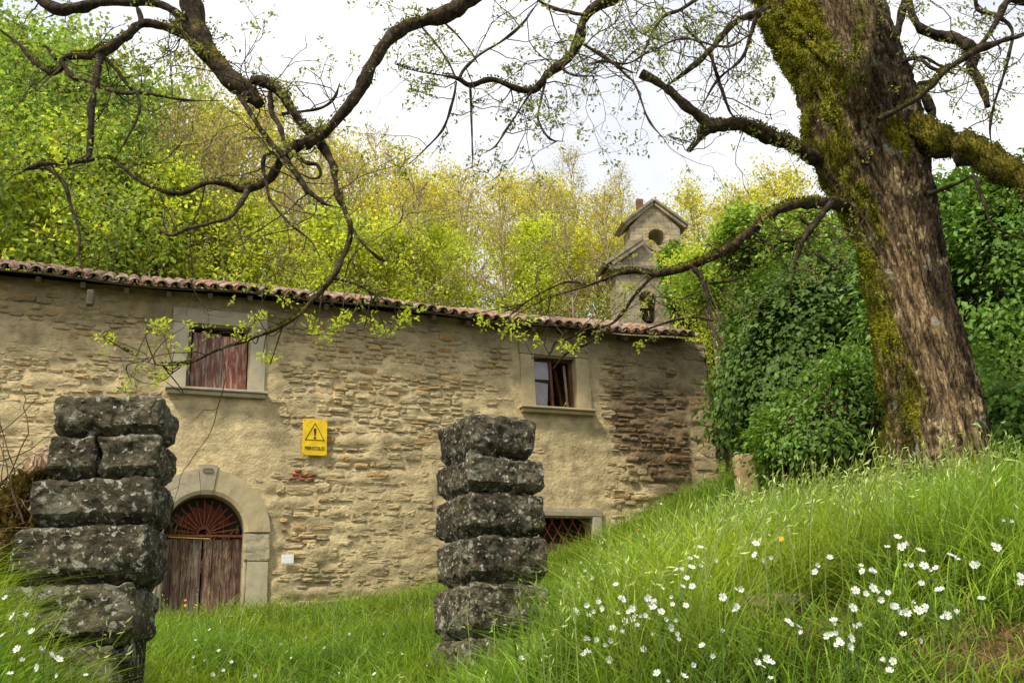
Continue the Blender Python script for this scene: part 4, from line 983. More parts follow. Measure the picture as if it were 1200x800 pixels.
# overhead limb that carries the left hand boughs (mostly above the view)
limb([(935, -45, 95, 7.5), (860, -150, 84, 7.2), (740, -220, 70, 6.8), (600, -230, 54, 6.5), (470, -235, 46, 6.4), (340, -170, 38, 6.3), (260, -90, 30, L6), (222, -20, 24, L6), (228, 20, 23, L6), (240, 50, 24, L6), (262, 86, 24, L6), (284, 104, 21, L6), (303, 124, 12, L6)], 'bough', .25, stub=True, rough=.22, sides=14, twig=.35)
limb([(690, -228, 40, 6.7), (640, -120, 28, 6.4), (590, -40, 22, 6.3), (543, 2, 19, 6.2), (508, 22, 17, 6.2), (470, 36, 16, 6.15), (440, 65, 16, 6.1), (425, 100, 16, 6.1), (403, 132, 15, 6.1), (375, 158, 14, 6.1), (345, 172, 13, 6.1), (330, 188, 12, 6.1), (320, 206, 11, 6.1), (298, 218, 9, 6.1), (278, 222, 8, 6.1), (262, 216, 7, 6.05), (240, 215, 6, 6.0), (207, 228, 6, 5.95), (170, 216, 6, 5.9), (145, 198, 6, 5.9), (130, 187, 5, 5.9), (112, 184, 4, 5.9)], 'bough', .2, sides=12, twig=.5)
limb([(240, 58, 12, L6), (222, 38, 11, L6), (205, 15, 9, L6), (185, 3, 9, L6), (160, 2, 10, L6), (110, 5, 11, 6.3), (75, 12, 11, 6.3), (50, 4, 10, 6.3), (30, -14, 9, 6.4)], 'limb')
limb([(244, 70, 13, L6), (225, 48, 11, L6), (198, 32, 10, L6), (170, 28, 10, L6), (148, 44, 11, 6.15), (125, 60, 10, 6.1), (112, 66, 9, 6.1), (92, 66, 7, 6.1), (75, 70, 8, 6.1), (72, 80, 8, 6.1), (60, 86, 8, 6.1), (45, 77, 8, 6.1), (22, 52, 7, 6.1), (-10, 28, 6, 6.1)], 'limb', .3)
limb([(119, 62, 8, 6.1), (113, 90, 8, 6.05), (107, 125, 8, 6), (106, 160, 8, 6), (103, 188, 7, 6)], 'limb', stub=True)
limb([(165, 32, 6, L6), (166, 20, 6, L6), (160, 6, 5, L6)], 'limb', twig=0)
limb([(110, 187, 5, 6), (80, 191, 6, 6), (52, 192, 6, 5.95), (35, 196, 5, 5.9), (20, 205, 3, 5.9)], 'limb')
limb([(74, 76, 7, 6.1), (85, 90, 6, 6.1), (105, 97, 6, 6.1), (130, 106, 4, 6.05), (152, 110, 4, 6), (160, 110, 4, 6), (163, 130, 3, 6), (150, 160, 3, 5.95), (135, 186, 2.4, 5.9)], 'limb')
limb([(66, 70, 4, 6.1), (56, 56, 4, 6.1), (49, 55, 3, 6.1)], 'limb', twig=0)
limb([(55, 196, 5, 5.95), (74, 214, 5, 5.9), (84, 245, 4, 5.9), (93, 272, 4, 5.85), (92, 300, 4, 5.85), (97, 320, 3.2, 5.8)], 'limb', twig=.4)
limb([(122, 68, 4, 6.1), (140, 85, 4, 6.1), (158, 106, 4, 6.1), (185, 112, 3, 6.1), (225, 118, 2.6, 6.1), (262, 118, 2, 6.1)], 'limb')
limb([(295, 95, 12, L6), (312, 98, 13, L6), (330, 112, 12, L6), (343, 130, 11, L6), (357, 146, 11, L6), (373, 163, 11, L6), (388, 186, 10, 6.15), (393, 208, 8, 6.1), (396, 228, 8, 6.1), (404, 245, 6, 6.05), (412, 265, 6, 6), (408, 288, 6, 6), (400, 305, 6, 5.95), (392, 322, 6, 5.9), (375, 342, 6, 5.9), (348, 370, 5, 5.85), (318, 388, 5, 5.8), (285, 400, 4, 5.8), (255, 410, 4, 5.75), (225, 425, 4, 5.7), (205, 428, 3, 5.7), (178, 426, 2.4, 5.7), (145, 410, 2, 5.7)], 'bough', .15, twig=.7)
limb([(278, 110, 6, L6), (295, 138, 6, 6.1), (318, 168, 6, 6.1), (332, 182, 6, 6.05), (345, 200, 6, 6), (360, 222, 6, 6), (380, 238, 5, 6), (402, 244, 4, 6)], 'limb')
limb([(316, 110, 6, L6), (318, 132, 6, L6), (328, 150, 6, 6.15), (335, 172, 6, 6.1)], 'limb', twig=.3)
limb([(288, 224, 7, 6.1), (280, 240, 6, 6), (270, 254, 5, 6), (248, 262, 4, 5.95), (222, 268, 4, 5.9), (200, 276, 4, 5.9), (185, 268, 2.5, 5.9), (168, 257, 2, 5.9)], 'limb', mat=M_TWIG, twig=.5)
limb([(330, 176, 6, 6.1), (312, 182, 5, 6), (308, 196, 4, 6), (312, 212, 4, 6), (317, 235, 3.5, 6), (340, 262, 3.5, 5.95), (362, 280, 3, 5.9), (375, 300, 3, 5.9)], 'limb')
limb([(340, 176, 5, 6.1), (358, 190, 5, 6), (372, 193, 4, 6), (375, 205, 4, 6), (365, 209, 3, 6), (345, 200, 3, 6)], 'limb', twig=.3)
limb([(330, 134, 4, 6.2), (352, 131, 4, 6.2), (378, 126, 4, 6.2), (392, 115, 4, 6.2), (398, 98, 3, 6.2)], 'limb')
limb([(396, 228, 5, 6.1), (410, 262, 4, 6), (425, 285, 3.5, 6), (445, 303, 3.5, 6), (455, 306, 2.5, 6)], 'limb')
limb([(390, 325, 5, 5.9), (410, 330, 3.5, 5.9), (432, 340, 3, 5.9), (446, 352, 2.4, 5.9)], 'limb')
L7 = 6.6
limb([(830, -160, 22, 7.2), (790, -70, 16, 6.8), (750, -15, 13, L7), (722, -2, 12, L7), (700, 8, 11, L7), (686, 22, 11, L7), (681, 45, 11, L7), (668, 68, 10, L7), (646, 85, 10, 6.5), (634, 100, 9, 6.5), (622, 108, 8, 6.5), (600, 101, 7, 6.4), (575, 93, 7, 6.4), (552, 100, 6, 6.4), (535, 92, 5, 6.3), (515, 88, 3, 6.3), (480, 82, 2.5, 6.2), (462, 75, 2, 6.2)], 'bough', .1, twig=1.3)
for pts in ([(622, 110, 3.5), (608, 130, 3), (594, 152, 3), (580, 172, 2.6), (563, 181, 2)], [(640, 95, 3.5), (634, 120, 3), (631, 140, 3), (644, 162, 2.6), (661, 166, 2)], [(688, 18, 5), (660, 13, 4.5), (640, 6, 4), (625, -4, 4)],
            [(682, 50, 4), (700, 62, 4), (720, 76, 3.4), (745, 86, 3)], [(538, 92, 4), (545, 80, 4), (562, 64, 3.5), (588, 48, 3), (612, 28, 3), (635, -4, 3)], [(500, 10, 2.5), (530, 35, 2.5), (550, 58, 2.2), (562, 78, 2)],
            [(492, 30, 2), (510, 50, 2.4), (525, 72, 3), (535, 92, 4)], [(535, 96, 3.5), (530, 120, 3), (520, 150, 3), (498, 175, 2.4), (480, 192, 2)], [(551, 102, 3), (553, 150, 2.4), (554, 200, 2)], [(668, 70, 3), (660, 80, 3), (672, 88, 2.6), (700, 90, 2.4)],
            [(700, 60, 3), (725, 80, 3), (745, 100, 2.8), (760, 140, 2.4), (780, 165, 2)], [(760, 60, 3), (735, 75, 3), (705, 72, 3), (690, 78, 2)], [(880, 40, 3), (850, 55, 3), (800, 45, 3), (760, 62, 3)], [(830, -10, 5), (800, 10, 4), (775, 22, 4), (755, 60, 3), (745, 90, 2.4)]):
    limb([(x, y, w, L7-.1) for x, y, w in pts], 'limb', mat=M_TWIG, sides=6, twig=1.5)
limb([(1005, 196, 24, 7.5), (975, 188, 21, 7.45), (952, 182, 20, 7.4), (935, 173, 18, 7.35), (915, 165, 18, 7.3), (895, 158, 17, 7.2), (878, 150, 16, 7.1), (860, 145, 15, 7.0), (843, 148, 15, 7.0), (828, 153, 15, 7.0), (820, 163, 12, 7), (808, 178, 8, 7)], 'bough', .8, twig=.5)
limb([(836, 150, 13, 7.0), (822, 140, 13, 7.0), (800, 120, 12, 6.9), (778, 103, 11, 6.9), (752, 86, 11, 6.9)], 'broken_limb', stub=True, mat=M_TWIG, twig=.2)
limb([(1025, 246, 20, 7.45), (1000, 242, 18, 7.4), (975, 238, 16, 7.3), (958, 240, 13, 7.2), (940, 238, 12, 7.1), (918, 242, 11, 7.0), (893, 256, 11, 6.9), (876, 274, 11, 6.9), (852, 291, 10, 6.8), (828, 304, 9, 6.8), (802, 315, 8, 6.8), (770, 321, 7, 6.7), (745, 318, 6, 6.7), (720, 322, 5, 6.7), (690, 334, 4.5, 6.7), (665, 342, 4, 6.6), (630, 352, 3, 6.6)], 'bough', .4, twig=.8)
for pts in ([(767, 322, 5), (745, 345, 4.5), (730, 365, 4), (715, 380, 4), (690, 385, 3.5), (668, 395, 3), (652, 400, 3), (645, 412, 3), (638, 419, 2.6), (622, 419, 2)], [(812, 313, 6), (822, 325, 5.5), (828, 345, 5), (830, 362, 4), (836, 376, 3)],
            [(975, 237, 9), (962, 250, 8), (947, 270, 8), (938, 290, 7), (930, 318, 5), (925, 345, 3)], [(945, 276, 5), (925, 282, 5), (909, 279, 4)], [(944, 272, 4), (950, 292, 4), (968, 306, 4), (988, 320, 3)], [(957, 262, 5), (946, 262, 5), (938, 255, 5), (936, 250, 4)],
            [(715, 382, 3), (690, 402, 3), (665, 413, 3), (648, 432, 2.4)], [(836, 376, 3), (815, 372, 3), (790, 375, 3), (760, 385, 2.4), (740, 392, 2)], [(830, 332, 4), (850, 330, 3), (880, 322, 2.5)], [(690, 334, 3), (665, 330, 2.6), (640, 340, 2.4), (610, 358, 2.2), (585, 380, 2)], [(880, 272, 3), (905, 290, 3), (925, 318, 2)]):
    limb([(x, y, w, 6.8) for x, y, w in pts], 'limb', sides=7, twig=.9)
limb([(900, 10, 10, 7.2), (886, 18, 9, 7.1), (862, 24, 8, 7.0), (845, 42, 7, 7.0), (830, 60, 7, 6.9), (815, 76, 6.5, 6.9), (795, 92, 5.5, 6.9), (770, 108, 4, 6.8)], 'limb')
for pts in ([(832, 62, 5), (838, 82, 4.5), (846, 105, 4), (858, 135, 3.4), (875, 142, 3), (905, 155, 2.4)], [(886, 20, 4), (880, 40, 4), (868, 70, 3.4), (840, 95, 3), (820, 130, 2.4)], [(800, 30, 3), (820, 50, 3), (834, 70, 3)]):
    limb([(x, y, w, 7.0) for x, y, w in pts], 'limb', sides=7)
# stems in the fork and the right hand side
limb([(1006, -70, 27, 6.85), (1010, -20, 26, 6.85), (1012, 30, 25, 6.84), (1011, 60, 24, 6.84), (1006, 85, 22, 6.86), (1003, 108, 18, 6.92), (1004, 135, 14, 7.05)], 'stem', 1.4, M_BARK, 14)
limb([(1062, 110, 26, 7.6), (1050, 75, 17, 7.65), (1044, 50, 12, 7.7), (1040, 20, 9, 7.7), (1032, -20, 8, 7.7)], 'limb', .3)
limb([(1048, 66, 14, 7.65), (1052, 35, 9, 7.65), (1060, 5, 8, 7.6), (1066, -20, 7, 7.6)], 'limb')
limb([(1060, -10, 8, 7.4), (1075, 28, 10, 7.3), (1090, 38, 11, 7.3), (1110, 42, 12, 7.3), (1130, 50, 13, 7.2), (1141, 62, 13, 7.2), (1140, 80, 11, 7.2), (1150, 100, 9, 7.2), (1158, 126, 7, 7.2)], 'limb', stub=True)
limb([(1030, 140, 6, 6.8), (1060, 125, 6, 6.8), (1085, 108, 7, 6.8), (1102, 88, 7, 6.8), (1118, 75, 7, 6.8), (1140, 62, 8, 6.8), (1165, 52, 8, 6.8), (1195, 42, 7, 6.8), (1230, 30, 7, 6.8), (1290, 10, 6, 6.8), (1360, -20, 4, 6.8), (1420, -60, 2.5, 6.8)], 'limb', .3)
limb([(1240, 10, 16, 6.8), (1200, 2, 12, 6.8), (1180, 2, 9, 6.8), (1160, 38, 6, 6.8), (1142, 62, 6, 6.8), (1118, 90, 5, 6.8)], 'limb')
limb([(1060, 100, 5, 7.2), (1078, 68, 4.5, 7.2), (1100, 76, 4, 7.2), (1120, 88, 3.4, 7.2)], 'limb')
limb([(1030, 65, 5, 7.1), (1050, 74, 5, 7.1), (1075, 68, 4.5, 7.1), (1095, 80, 4, 7.0), (1125, 88, 3, 7)], 'limb')
limb([(1142, -5, 5, 7), (1146, 12, 5, 7), (1168, 20, 4.5, 7), (1186, 38, 4, 7), (1178, 80, 4, 7), (1166, 120, 4, 7), (1160, 150, 4, 7), (1162, 172, 3, 7)], 'limb')
limb([(1062, 148, 34, 7.3), (1080, 158, 40, 7.2), (1100, 166, 37, 7.1), (1130, 173, 34, 7.0), (1160, 186, 33, 6.9), (1195, 206, 33, 6.8), (1240, 236, 32, 6.7), (1300, 264, 29, 6.6), (1390, 262, 24, 6.5), (1480, 235, 17, 6.4), (1570, 180, 10, 6.3), (1640, 120, 5, 6.2)], 'bough', 2.4, M_BRANCH, 22, twig=.3)
limb([(1085, 228, 7, 7.2), (1103, 222, 5, 7.2), (1122, 214, 5, 7.1), (1138, 206, 4, 7.0)], 'limb', twig=.3)
limb([(1140, 205, 3.5, 6.9), (1152, 232, 3.4, 6.9), (1162, 262, 3, 6.9), (1185, 275, 3, 6.9), (1212, 285, 3, 6.9)], 'limb')
limb([(1090, 130, 10, 7.4), (1082, 112, 8, 7.4), (1076, 100, 6, 7.4), (1092, 96, 5, 7.4), (1100, 92, 4, 7.4)], 'limb', twig=.2)
limb([(1087, 152, 9, 7.4), (1092, 130, 7, 7.4), (1088, 110, 6, 7.4)], 'limb', twig=.2)

# twigs and leaf sprouts
twA = Acc(); sprouts = []
def twig(p, d, L_, r, lev):
    n = 7; P = [p]; step = L_/n
    for k in range(n):
        d = d+rng.normal(0, .30, 3); d[1] *= .8; d /= np.linalg.norm(d); P.append(P[-1]+d*step)
    P = np.array(P); V, F = sweep(P, np.linspace(r, r*.45, len(P)), 4 if lev else 5); twA.add(V-TB, F, (1, 1, 1))
    if lev < 2:
        for k in range(2, n+1):
            if rng.random() < (.55 if lev == 0 else .35):
                dd = d+rng.normal(0, .9, 3); dd /= np.linalg.norm(dd); twig(P[k], dd, L_*rng.uniform(.3, .6), r*.6, lev+1)
    if rng.random() < .42: sprouts.append((P[-1], d))
    if rng.random() < .1: sprouts.append((P[n//2], d))
for P, R, tw in limb_paths:
    seg = np.linalg.norm(np.diff(P, axis=0), axis=1); L_ = seg.sum(); m_ = rng.poisson(L_*4.8*tw)
    for _ in range(m_):
        k = rng.integers(2, len(P)); r = min(R[k]*.45, .006); T = P[k]-P[k-1]; T /= np.linalg.norm(T)+1e-9
        d = rng.normal(0, 1, 3); d[1] *= .7; d -= T*np.dot(d, T)*.6; d /= np.linalg.norm(d)
        twig(P[k], d, rng.uniform(.2, .75), max(r, .003), 0)
twA.build('twigs', M_TWIG, tree)['kind'] = 'stuff'
def rosettes(centres, dirs, size, per, base, var=.25, dens=1):
    n = len(centres)*per; C_ = np.repeat(centres, per, 0); Dd = np.repeat(dirs, per, 0)*.5+runit(n)*1.0; Dd[:, 2] -= .1
    P = C_+rng.normal(size=(n, 3))*size*.6; sz = size*rng.uniform(.6, 1.2, n); N = runit(n)*.6; N[:, 2] += 1
    V, F = leaves(P, Dd, N, sz, sz*.5, .1); return V, F, np.repeat(pal(n, base, var, .1), 4, 0)
sp = np.array([s for s, d in sprouts]); sd = np.array([d for s, d in sprouts])
fo_ = Acc(); V, F, C = rosettes(sp, sd, .036, 8, (.26, .30, .08)); fo_.add(V-TB, F, C)
# the bright sprigs that hang in front of the eave
spr = [(182, 382), (176, 376), (190, 386), (125, 400), (131, 397), (153, 403), (147, 405), (127, 433), (153, 447), (188, 443), (195, 438), (277, 390), (285, 383), (268, 393), (302, 372), (296, 378), (218, 382), (308, 417), (333, 355), (373, 387), (383, 393), (366, 380), (392, 385),
       (100, 420), (170, 438), (318, 420), (205, 405), (407, 367), (400, 380), (420, 372), (452, 390), (440, 385), (460, 392), (465, 374), (475, 370), (430, 376), (560, 376), (548, 372), (570, 380), (596, 385), (604, 381), (590, 392), (632, 396), (640, 390), (625, 400), (672, 405), (664, 402), (690, 385), (704, 403), (758, 398), (750, 402), (776, 398), (798, 403), (790, 406), (612, 395), (648, 398), (680, 396),
       (560, 345), (600, 340), (520, 335), (640, 330), (470, 350), (740, 340), (700, 350), (480, 365), (585, 365), (620, 372), (95, 245), (120, 262), (110, 250), (130, 270), (300, 330), (290, 322), (310, 335), (280, 300), (70, 190), (75, 180), (60, 172), (830, 320), (850, 345), (790, 330), (770, 300), (690, 320), (660, 312), (330, 275), (340, 300)]
cc = []
for (x, y) in spr:
    if rng.random() < .25: continue
    Ys = rng.uniform(5.7, 6.2) if x < 480 else rng.uniform(6.4, 6.9)
    for _ in range(2): cc.append(at(x+rng.normal(0, 4), y+rng.normal(0, 3), Ys+rng.normal(0, .05)))
    # each sprig hangs on a twig from the nearest limb
    p = at(x, y, Ys); best = min(limb_paths, key=lambda q_: np.min(np.linalg.norm(q_[0]-p, axis=1))); k = max(1, np.argmin(np.linalg.norm(best[0]-p, axis=1))-int(rng.integers(0, 9))); b0 = best[0][k]
    mid = (p+b0)/2+rng.normal(0, .06, 3); W_ = catmull([b0, mid, p], 5); V, F = sweep(W_, np.linspace(.005, .002, len(W_)), 4); fo_.add(V-TB, F, (.10, .075, .03))
cc = np.array(cc); V, F, C = rosettes(cc, runit(len(cc)), .036, 12, (.48, .56, .05), .25, 1.0); fo_.add(V-TB, F, C)
fo_.build('leaf_sprouts', M_LEAF, tree)['kind'] = 'stuff'

# ------------------------------------------------------------------ mossy stump and brambles at the left edge
sp0 = at(26, 600, 5.0); zg = float(gz(sp0[0:1], sp0[1:2])[0])
stump = tag(empty('broken_stump', (sp0[0], sp0[1], zg)), 'broken mossy stump with pale torn top at the left edge', 'stump')
Pq = catmull([np.array([-.20, .02, -.3]), np.array([-.12, 0, .25]), np.array([.0, 0, .62]), np.array([.10, 0, .93]), np.array([.12, 0, 1.05])], 9); Rq = np.interp(np.linspace(0, 1, len(Pq)), [0, .5, .85, 1], [.24, .18, .11, .05])
V, F = sweep(Pq, Rq, 28, .55, 5); nr = V-np.repeat(Pq, 28, 0); nr /= np.linalg.norm(nr, axis=1)[:, None]; f = smooth(.42, .62, fbm(V, 4, 3, 500)+.15*nr[:, 0])[:, None]
c = np.array([.75, .62, .45])*(1-f)+np.array([.75, .62, .10])*f; top = smooth(.86, .98, V[:, 2])[:, None]; c = c*(1-top)+np.array([2.6, 2.4, 2.6])*top
A = Acc().add(V, F, c); A.F.append((np.arange(28)+(len(Pq)-1)*28)[None, :]); A.M.append(np.zeros(1)); A.build('trunk', M_BARK, stump, True)
pk = rng.choice(len(V), 5000, p=(f[:, 0]*(V[:, 2] < .9)+1e-6)/(f[:, 0]*(V[:, 2] < .9)+1e-6).sum()); Vl, Fl = leaves(V[pk]+rng.normal(0, .01, (5000, 3)), nr[pk]+runit(5000)*.7, runit(5000), rng.uniform(.012, .03, 5000), .01)
Acc().add(Vl, Fl, np.repeat(np.array([.10, .09, .012])*rng.uniform(.5, 1.5, (5000, 1)), 4, 0)).build('moss', M_MOSS, stump)['kind'] = 'stuff'
br = Acc()
for i in range(48):
    p = at(rng.uniform(-50, 45), rng.uniform(600, 660), rng.uniform(4.7, 5.3)); d = np.array([rng.normal(0, .4), rng.normal(0, .2), 1.]); P = [p]
    for k in range(10): d = d+rng.normal(0, .28, 3)-np.array([0, 0, .06]); d /= np.linalg.norm(d); P.append(P[-1]+d*rng.uniform(.05, .1))
    V, F = sweep(np.array(P), np.linspace(.005, .002, 11), 4); br.add(V, F, np.array([1.7, 1.5, 1.2])*rng.uniform(.5, 1.2))
tag(br.build('dry_brambles', M_TWIG), 'tangle of dry bramble stems beside the left gate pillar', 'brambles', kind='stuff')

# ------------------------------------------------------------------ rock in the bank
rk = BB; V, F = rough_box(-.10, .10, -.08, .08, -.10, .0, 24, .02, .03, 12, 61); ro = Acc().add(V, F, (2.6, 2.4, 1.9)).build('rock', M_LICHEN, None, True)
ro.location = (rk[0], rk[1], float(gz(rk[0:1], rk[1:2])[0])+.10); ro.rotation_euler = (0.1, -.12, .2); tag(ro, 'flat mossy rock half buried in the bank among the flowers', 'rock')

# ------------------------------------------------------------------ grass
def inside_house(x, y):
    dx, dy = x-P0[0], y-P0[1]; s = dx*math.cos(HA)+dy*math.sin(HA); d = -dx*math.sin(HA)+dy*math.cos(HA); return (s > S0-.1) & (s < S1+.05) & (d > -.06) & (d < 6.2)
def field(n, y0, y1, bias=1.):
    """points over the part of the ground the photograph looks across, denser near the camera"""
    r = y0+(y1-y0)*rng.random(n)**bias; az = rng.uniform(-.66, .66, n); x = r*np.tan(az); y = r
    k = ~inside_house(x, y)
    k &= ~((np.abs(x+1.9) < .25) & (np.abs(y-4.68) < .2)) & ~((np.abs(x+.15) < .2) & (np.abs(y-6.5) < .2)) & (np.hypot(x-3.2, y-7.5) > .36)
    return x[k], y[k]
def blades(A, x, y, h, w, lean, base, tipc, segs=3, windx=.45, var=.38):
    n = len(x); z = gz(x, y)-.01; B = np.column_stack([x, y, z]); az = rng.uniform(0, 2*math.pi, n)
    ld = np.column_stack([np.cos(az), np.sin(az)*.8])*lean[:, None]; ld[:, 0] += windx*rng.uniform(-.3, 1., n)
    fa = rng.uniform(0, 2*math.pi, n)*.35; S = np.column_stack([np.cos(fa), np.sin(fa), 0*fa])*w[:, None]*.5
    ts = np.linspace(0, 1, segs+1); rowsV = []; kk = pal(n, (1, 1, 1), var, .12)
    Q_ = np.column_stack([x, y, 0*x]); f1 = fbm(Q_, 1.7, 3, 640)[:, None]; f2 = fbm(Q_, 5., 2, 650)[:, None]
    kk = kk*(.4+1.2*f2)*(1+(f1-.5)*np.array([[.9, .2, -.6]]))
    cols = []
    for t_ in ts:
        c_ = B.copy(); c_[:, :2] += ld*h[:, None]*(t_**2.0); c_[:, 2] += h*(t_-.28*t_**2.6*np.clip(np.hypot(ld[:, 0], ld[:, 1])*1.5, 0, 1.6))
        ww = 1.0 if t_ < .99 else 0.
        ww *= (1-.55*t_)
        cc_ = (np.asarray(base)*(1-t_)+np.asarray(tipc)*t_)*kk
        if t_ < .99: rowsV += [c_-S*ww, c_+S*ww]; cols += [cc_, cc_]
        else: rowsV += [c_]; cols += [cc_]
    m_ = len(rowsV); V = np.stack(rowsV, 1).reshape(-1, 3); C = np.stack(cols, 1).reshape(-1, 3); o = np.arange(n)[:, None]*m_
    for s in range(segs-1): A.add(V[:0] if False else np.zeros((0, 3)), np.zeros((0, 4), int), np.zeros((0, 3))) if False else None
    F4 = np.concatenate([o+np.array([[2*s, 2*s+1, 2*s+3, 2*s+2]]) for s in range(segs-1)]); F3 = o+np.array([[2*segs-2, 2*segs-1, 2*segs]])
    A.add(V, F4, C); A.F.append(F3+A.n-len(V)); A.M.append(np.zeros(n))
def meadow_h(x, y):
    """height of the sward: tall on the right bank, shorter in the yard and on the trodden bare patches"""
    r = smooth(-.3, .9, x-.12*(y-5)); h = .30+.15*r*smooth(2.4, 4.0, y)+.08*smooth(9, 13, y)*(x < 1.5); h += .10*smooth(-1.2, -2.2, x)*smooth(6, 4, y)
    h = h*(1-.45*smooth(2.9, 2.3, y)); bare = bare_at(x, y); return h*(1-.75*np.clip(bare, 0, 1)), bare
G = Acc()
for (n, y0, y1, b_, w0, segs) in ((56000, .8, 4.2,   .75, .0060, 4), (62000, 4.0, 9, .8, .0085, 3), (60000, 8.8, 19, .8, .012, 2)):
    x, y = field(n, y0, y1, b_); mh, bare = meadow_h(x, y); k = rng.random(len(x)) > np.clip(bare, 0, 1)*.95; x, y, mh = x[k], y[k], mh[k]
    P_ = np.column_stack([x, y, 0*x]); cl = fbm(P_, 2.2, 3, 600); h = mh*rng.uniform(.45, 1.15, len(x))*(.35+1.3*cl); far = y > 8.8
    w = w0*rng.uniform(.6, 1.4, len(x)); lean = rng.uniform(.1, 1.15, len(x))*np.where(rng.random(len(x)) < .3, 1.4, 1)
    dry = rng.random(len(x)) < .07; blades(G, x[~dry], y[~dry], h[~dry], w[~dry], lean[~dry], (.05, .11, .010), (.35, .53, .05), segs)  # dark blade roots paint in the shade between the blades
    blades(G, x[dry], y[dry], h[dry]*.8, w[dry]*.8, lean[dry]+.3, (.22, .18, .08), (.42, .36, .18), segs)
x = BA[0]+rng.normal(0, .22, 1500); y = BA[1]+rng.normal(0, .15, 1500); blades(G, x, y, rng.uniform(.03, .12, 1500), rng.uniform(.002, .004, 1500), rng.uniform(.6, 1.8, 1500), (.20, .14, .07), (.40, .30, .16), 3)
x = BB[0]+rng.normal(0, .22, 900); y = BB[1]-.02+rng.normal(0, .12, 900); blades(G, x, y, rng.uniform(.03, .10, 900), rng.uniform(.002, .004, 900), rng.uniform(.6, 1.8, 900), (.16, .12, .05), (.34, .30, .12), 3)
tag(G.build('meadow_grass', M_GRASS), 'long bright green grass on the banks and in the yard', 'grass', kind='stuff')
# flowering stalks with drooping pale spikelets
ST = Acc(); n = 1700; x, y = field(n*2, 2.9, 9.5, 1.); k = (x-.12*(y-5) > .15)|(rng.random(len(x)) < .12); x, y = x[k][:n], y[k][:n]; n = len(x); z = gz(x, y)
H_ = rng.uniform(.32, .56, n); az = rng.uniform(0, 6.28, n); lx = .22+.25*np.cos(az); ly = .2*np.sin(az); P3 = []
for t_ in (0, .4, .75, 1): P3.append(np.column_stack([x+lx*H_*t_**2, y+ly*H_*t_**2, z+H_*t_*(1-.1*t_)]))
wv = np.array([1, .1, 0])*.0016*np.clip(y/4, 1, 3)[:, None]; rowsV = []
for p in P3: rowsV += [p-wv, p+wv]
V = np.stack(rowsV, 1).reshape(-1, 3); o = np.arange(n)[:, None]*8; F = np.concatenate([o+np.array([[2*s, 2*s+1, 2*s+3, 2*s+2]]) for s in range(3)]); ST.add(V, F, np.repeat(pal(n, (.24, .30, .08), .2), 8, 0))
ns = 5; tt = rng.uniform(0, 1, (n, ns)); dirv = P3[3]-P3[2]; pos = P3[2][:, None]+dirv[:, None]*tt[..., None]*1.15+rng.normal(0, .012, (n, ns, 3)); pos = pos.reshape(-1, 3)
Dd = np.repeat(dirv/np.linalg.norm(dirv, axis=1)[:, None], ns, 0)*1.1+rng.normal(0, .5, (n*ns, 3)); Dd[:, 2] -= .35
V, F = leaves(pos, Dd, runit(n*ns), rng.uniform(.02, .038, n*ns), rng.uniform(.0025, .0055, n*ns)); ST.add(V, F, np.repeat(pal(n*ns, (.50, .58, .22), .3), 4, 0))
tag(ST.build('seed_heads', M_GRASS), 'pale drooping grass seed heads on the right bank', 'grass', kind='stuff')
# low broad leaves between the blades
n = 24000; x, y = field(n, 1.2, 6.0, .8); n = len(x); mh, bare = meadow_h(x, y); k = rng.random(n) > bare*.7; x, y, mh = x[k], y[k], mh[k]; n = len(x)
P_ = np.column_stack([x, y, gz(x, y)+rng.random(n)*mh*.45]); D_ = runit(n); D_[:, 2] = np.abs(D_[:, 2])*.4; N_ = runit(n)*.4; N_[:, 2] += 1
V, F = leaves(P_, D_, N_, rng.uniform(.012, .034, n)*np.where(rng.random(n) < .12, 2.0, 1), rng.uniform(.008, .020, n)*np.where(rng.random(n) < .12, 1.5, 1)); HB = Acc().add(V, F, np.repeat(pal(n, (.10, .19, .02), .35, .2), 4, 0))
xr, yr = field(260, 3.0, 8.0, .9); xr = np.repeat(xr, 7); yr = np.repeat(yr, 7); n = len(xr); D_ = runit(n); D_[:, 2] = rng.uniform(.5, 1.6, n); L_ = rng.uniform(.05, .11, n)
V, F = leaves(np.column_stack([xr, yr, gz(xr, yr)+rng.uniform(0, .1, n)]), D_, runit(n)*.4+np.array([0, 0, 1.]), L_, L_*.30, .12); HB.add(V, F, np.repeat(pal(n, (.14, .27, .04), .35, .25), 4, 0))
tag(HB.build('low_herbs', M_GRASS), 'small leafy herbs growing low in the grass', 'herbs', kind='stuff')

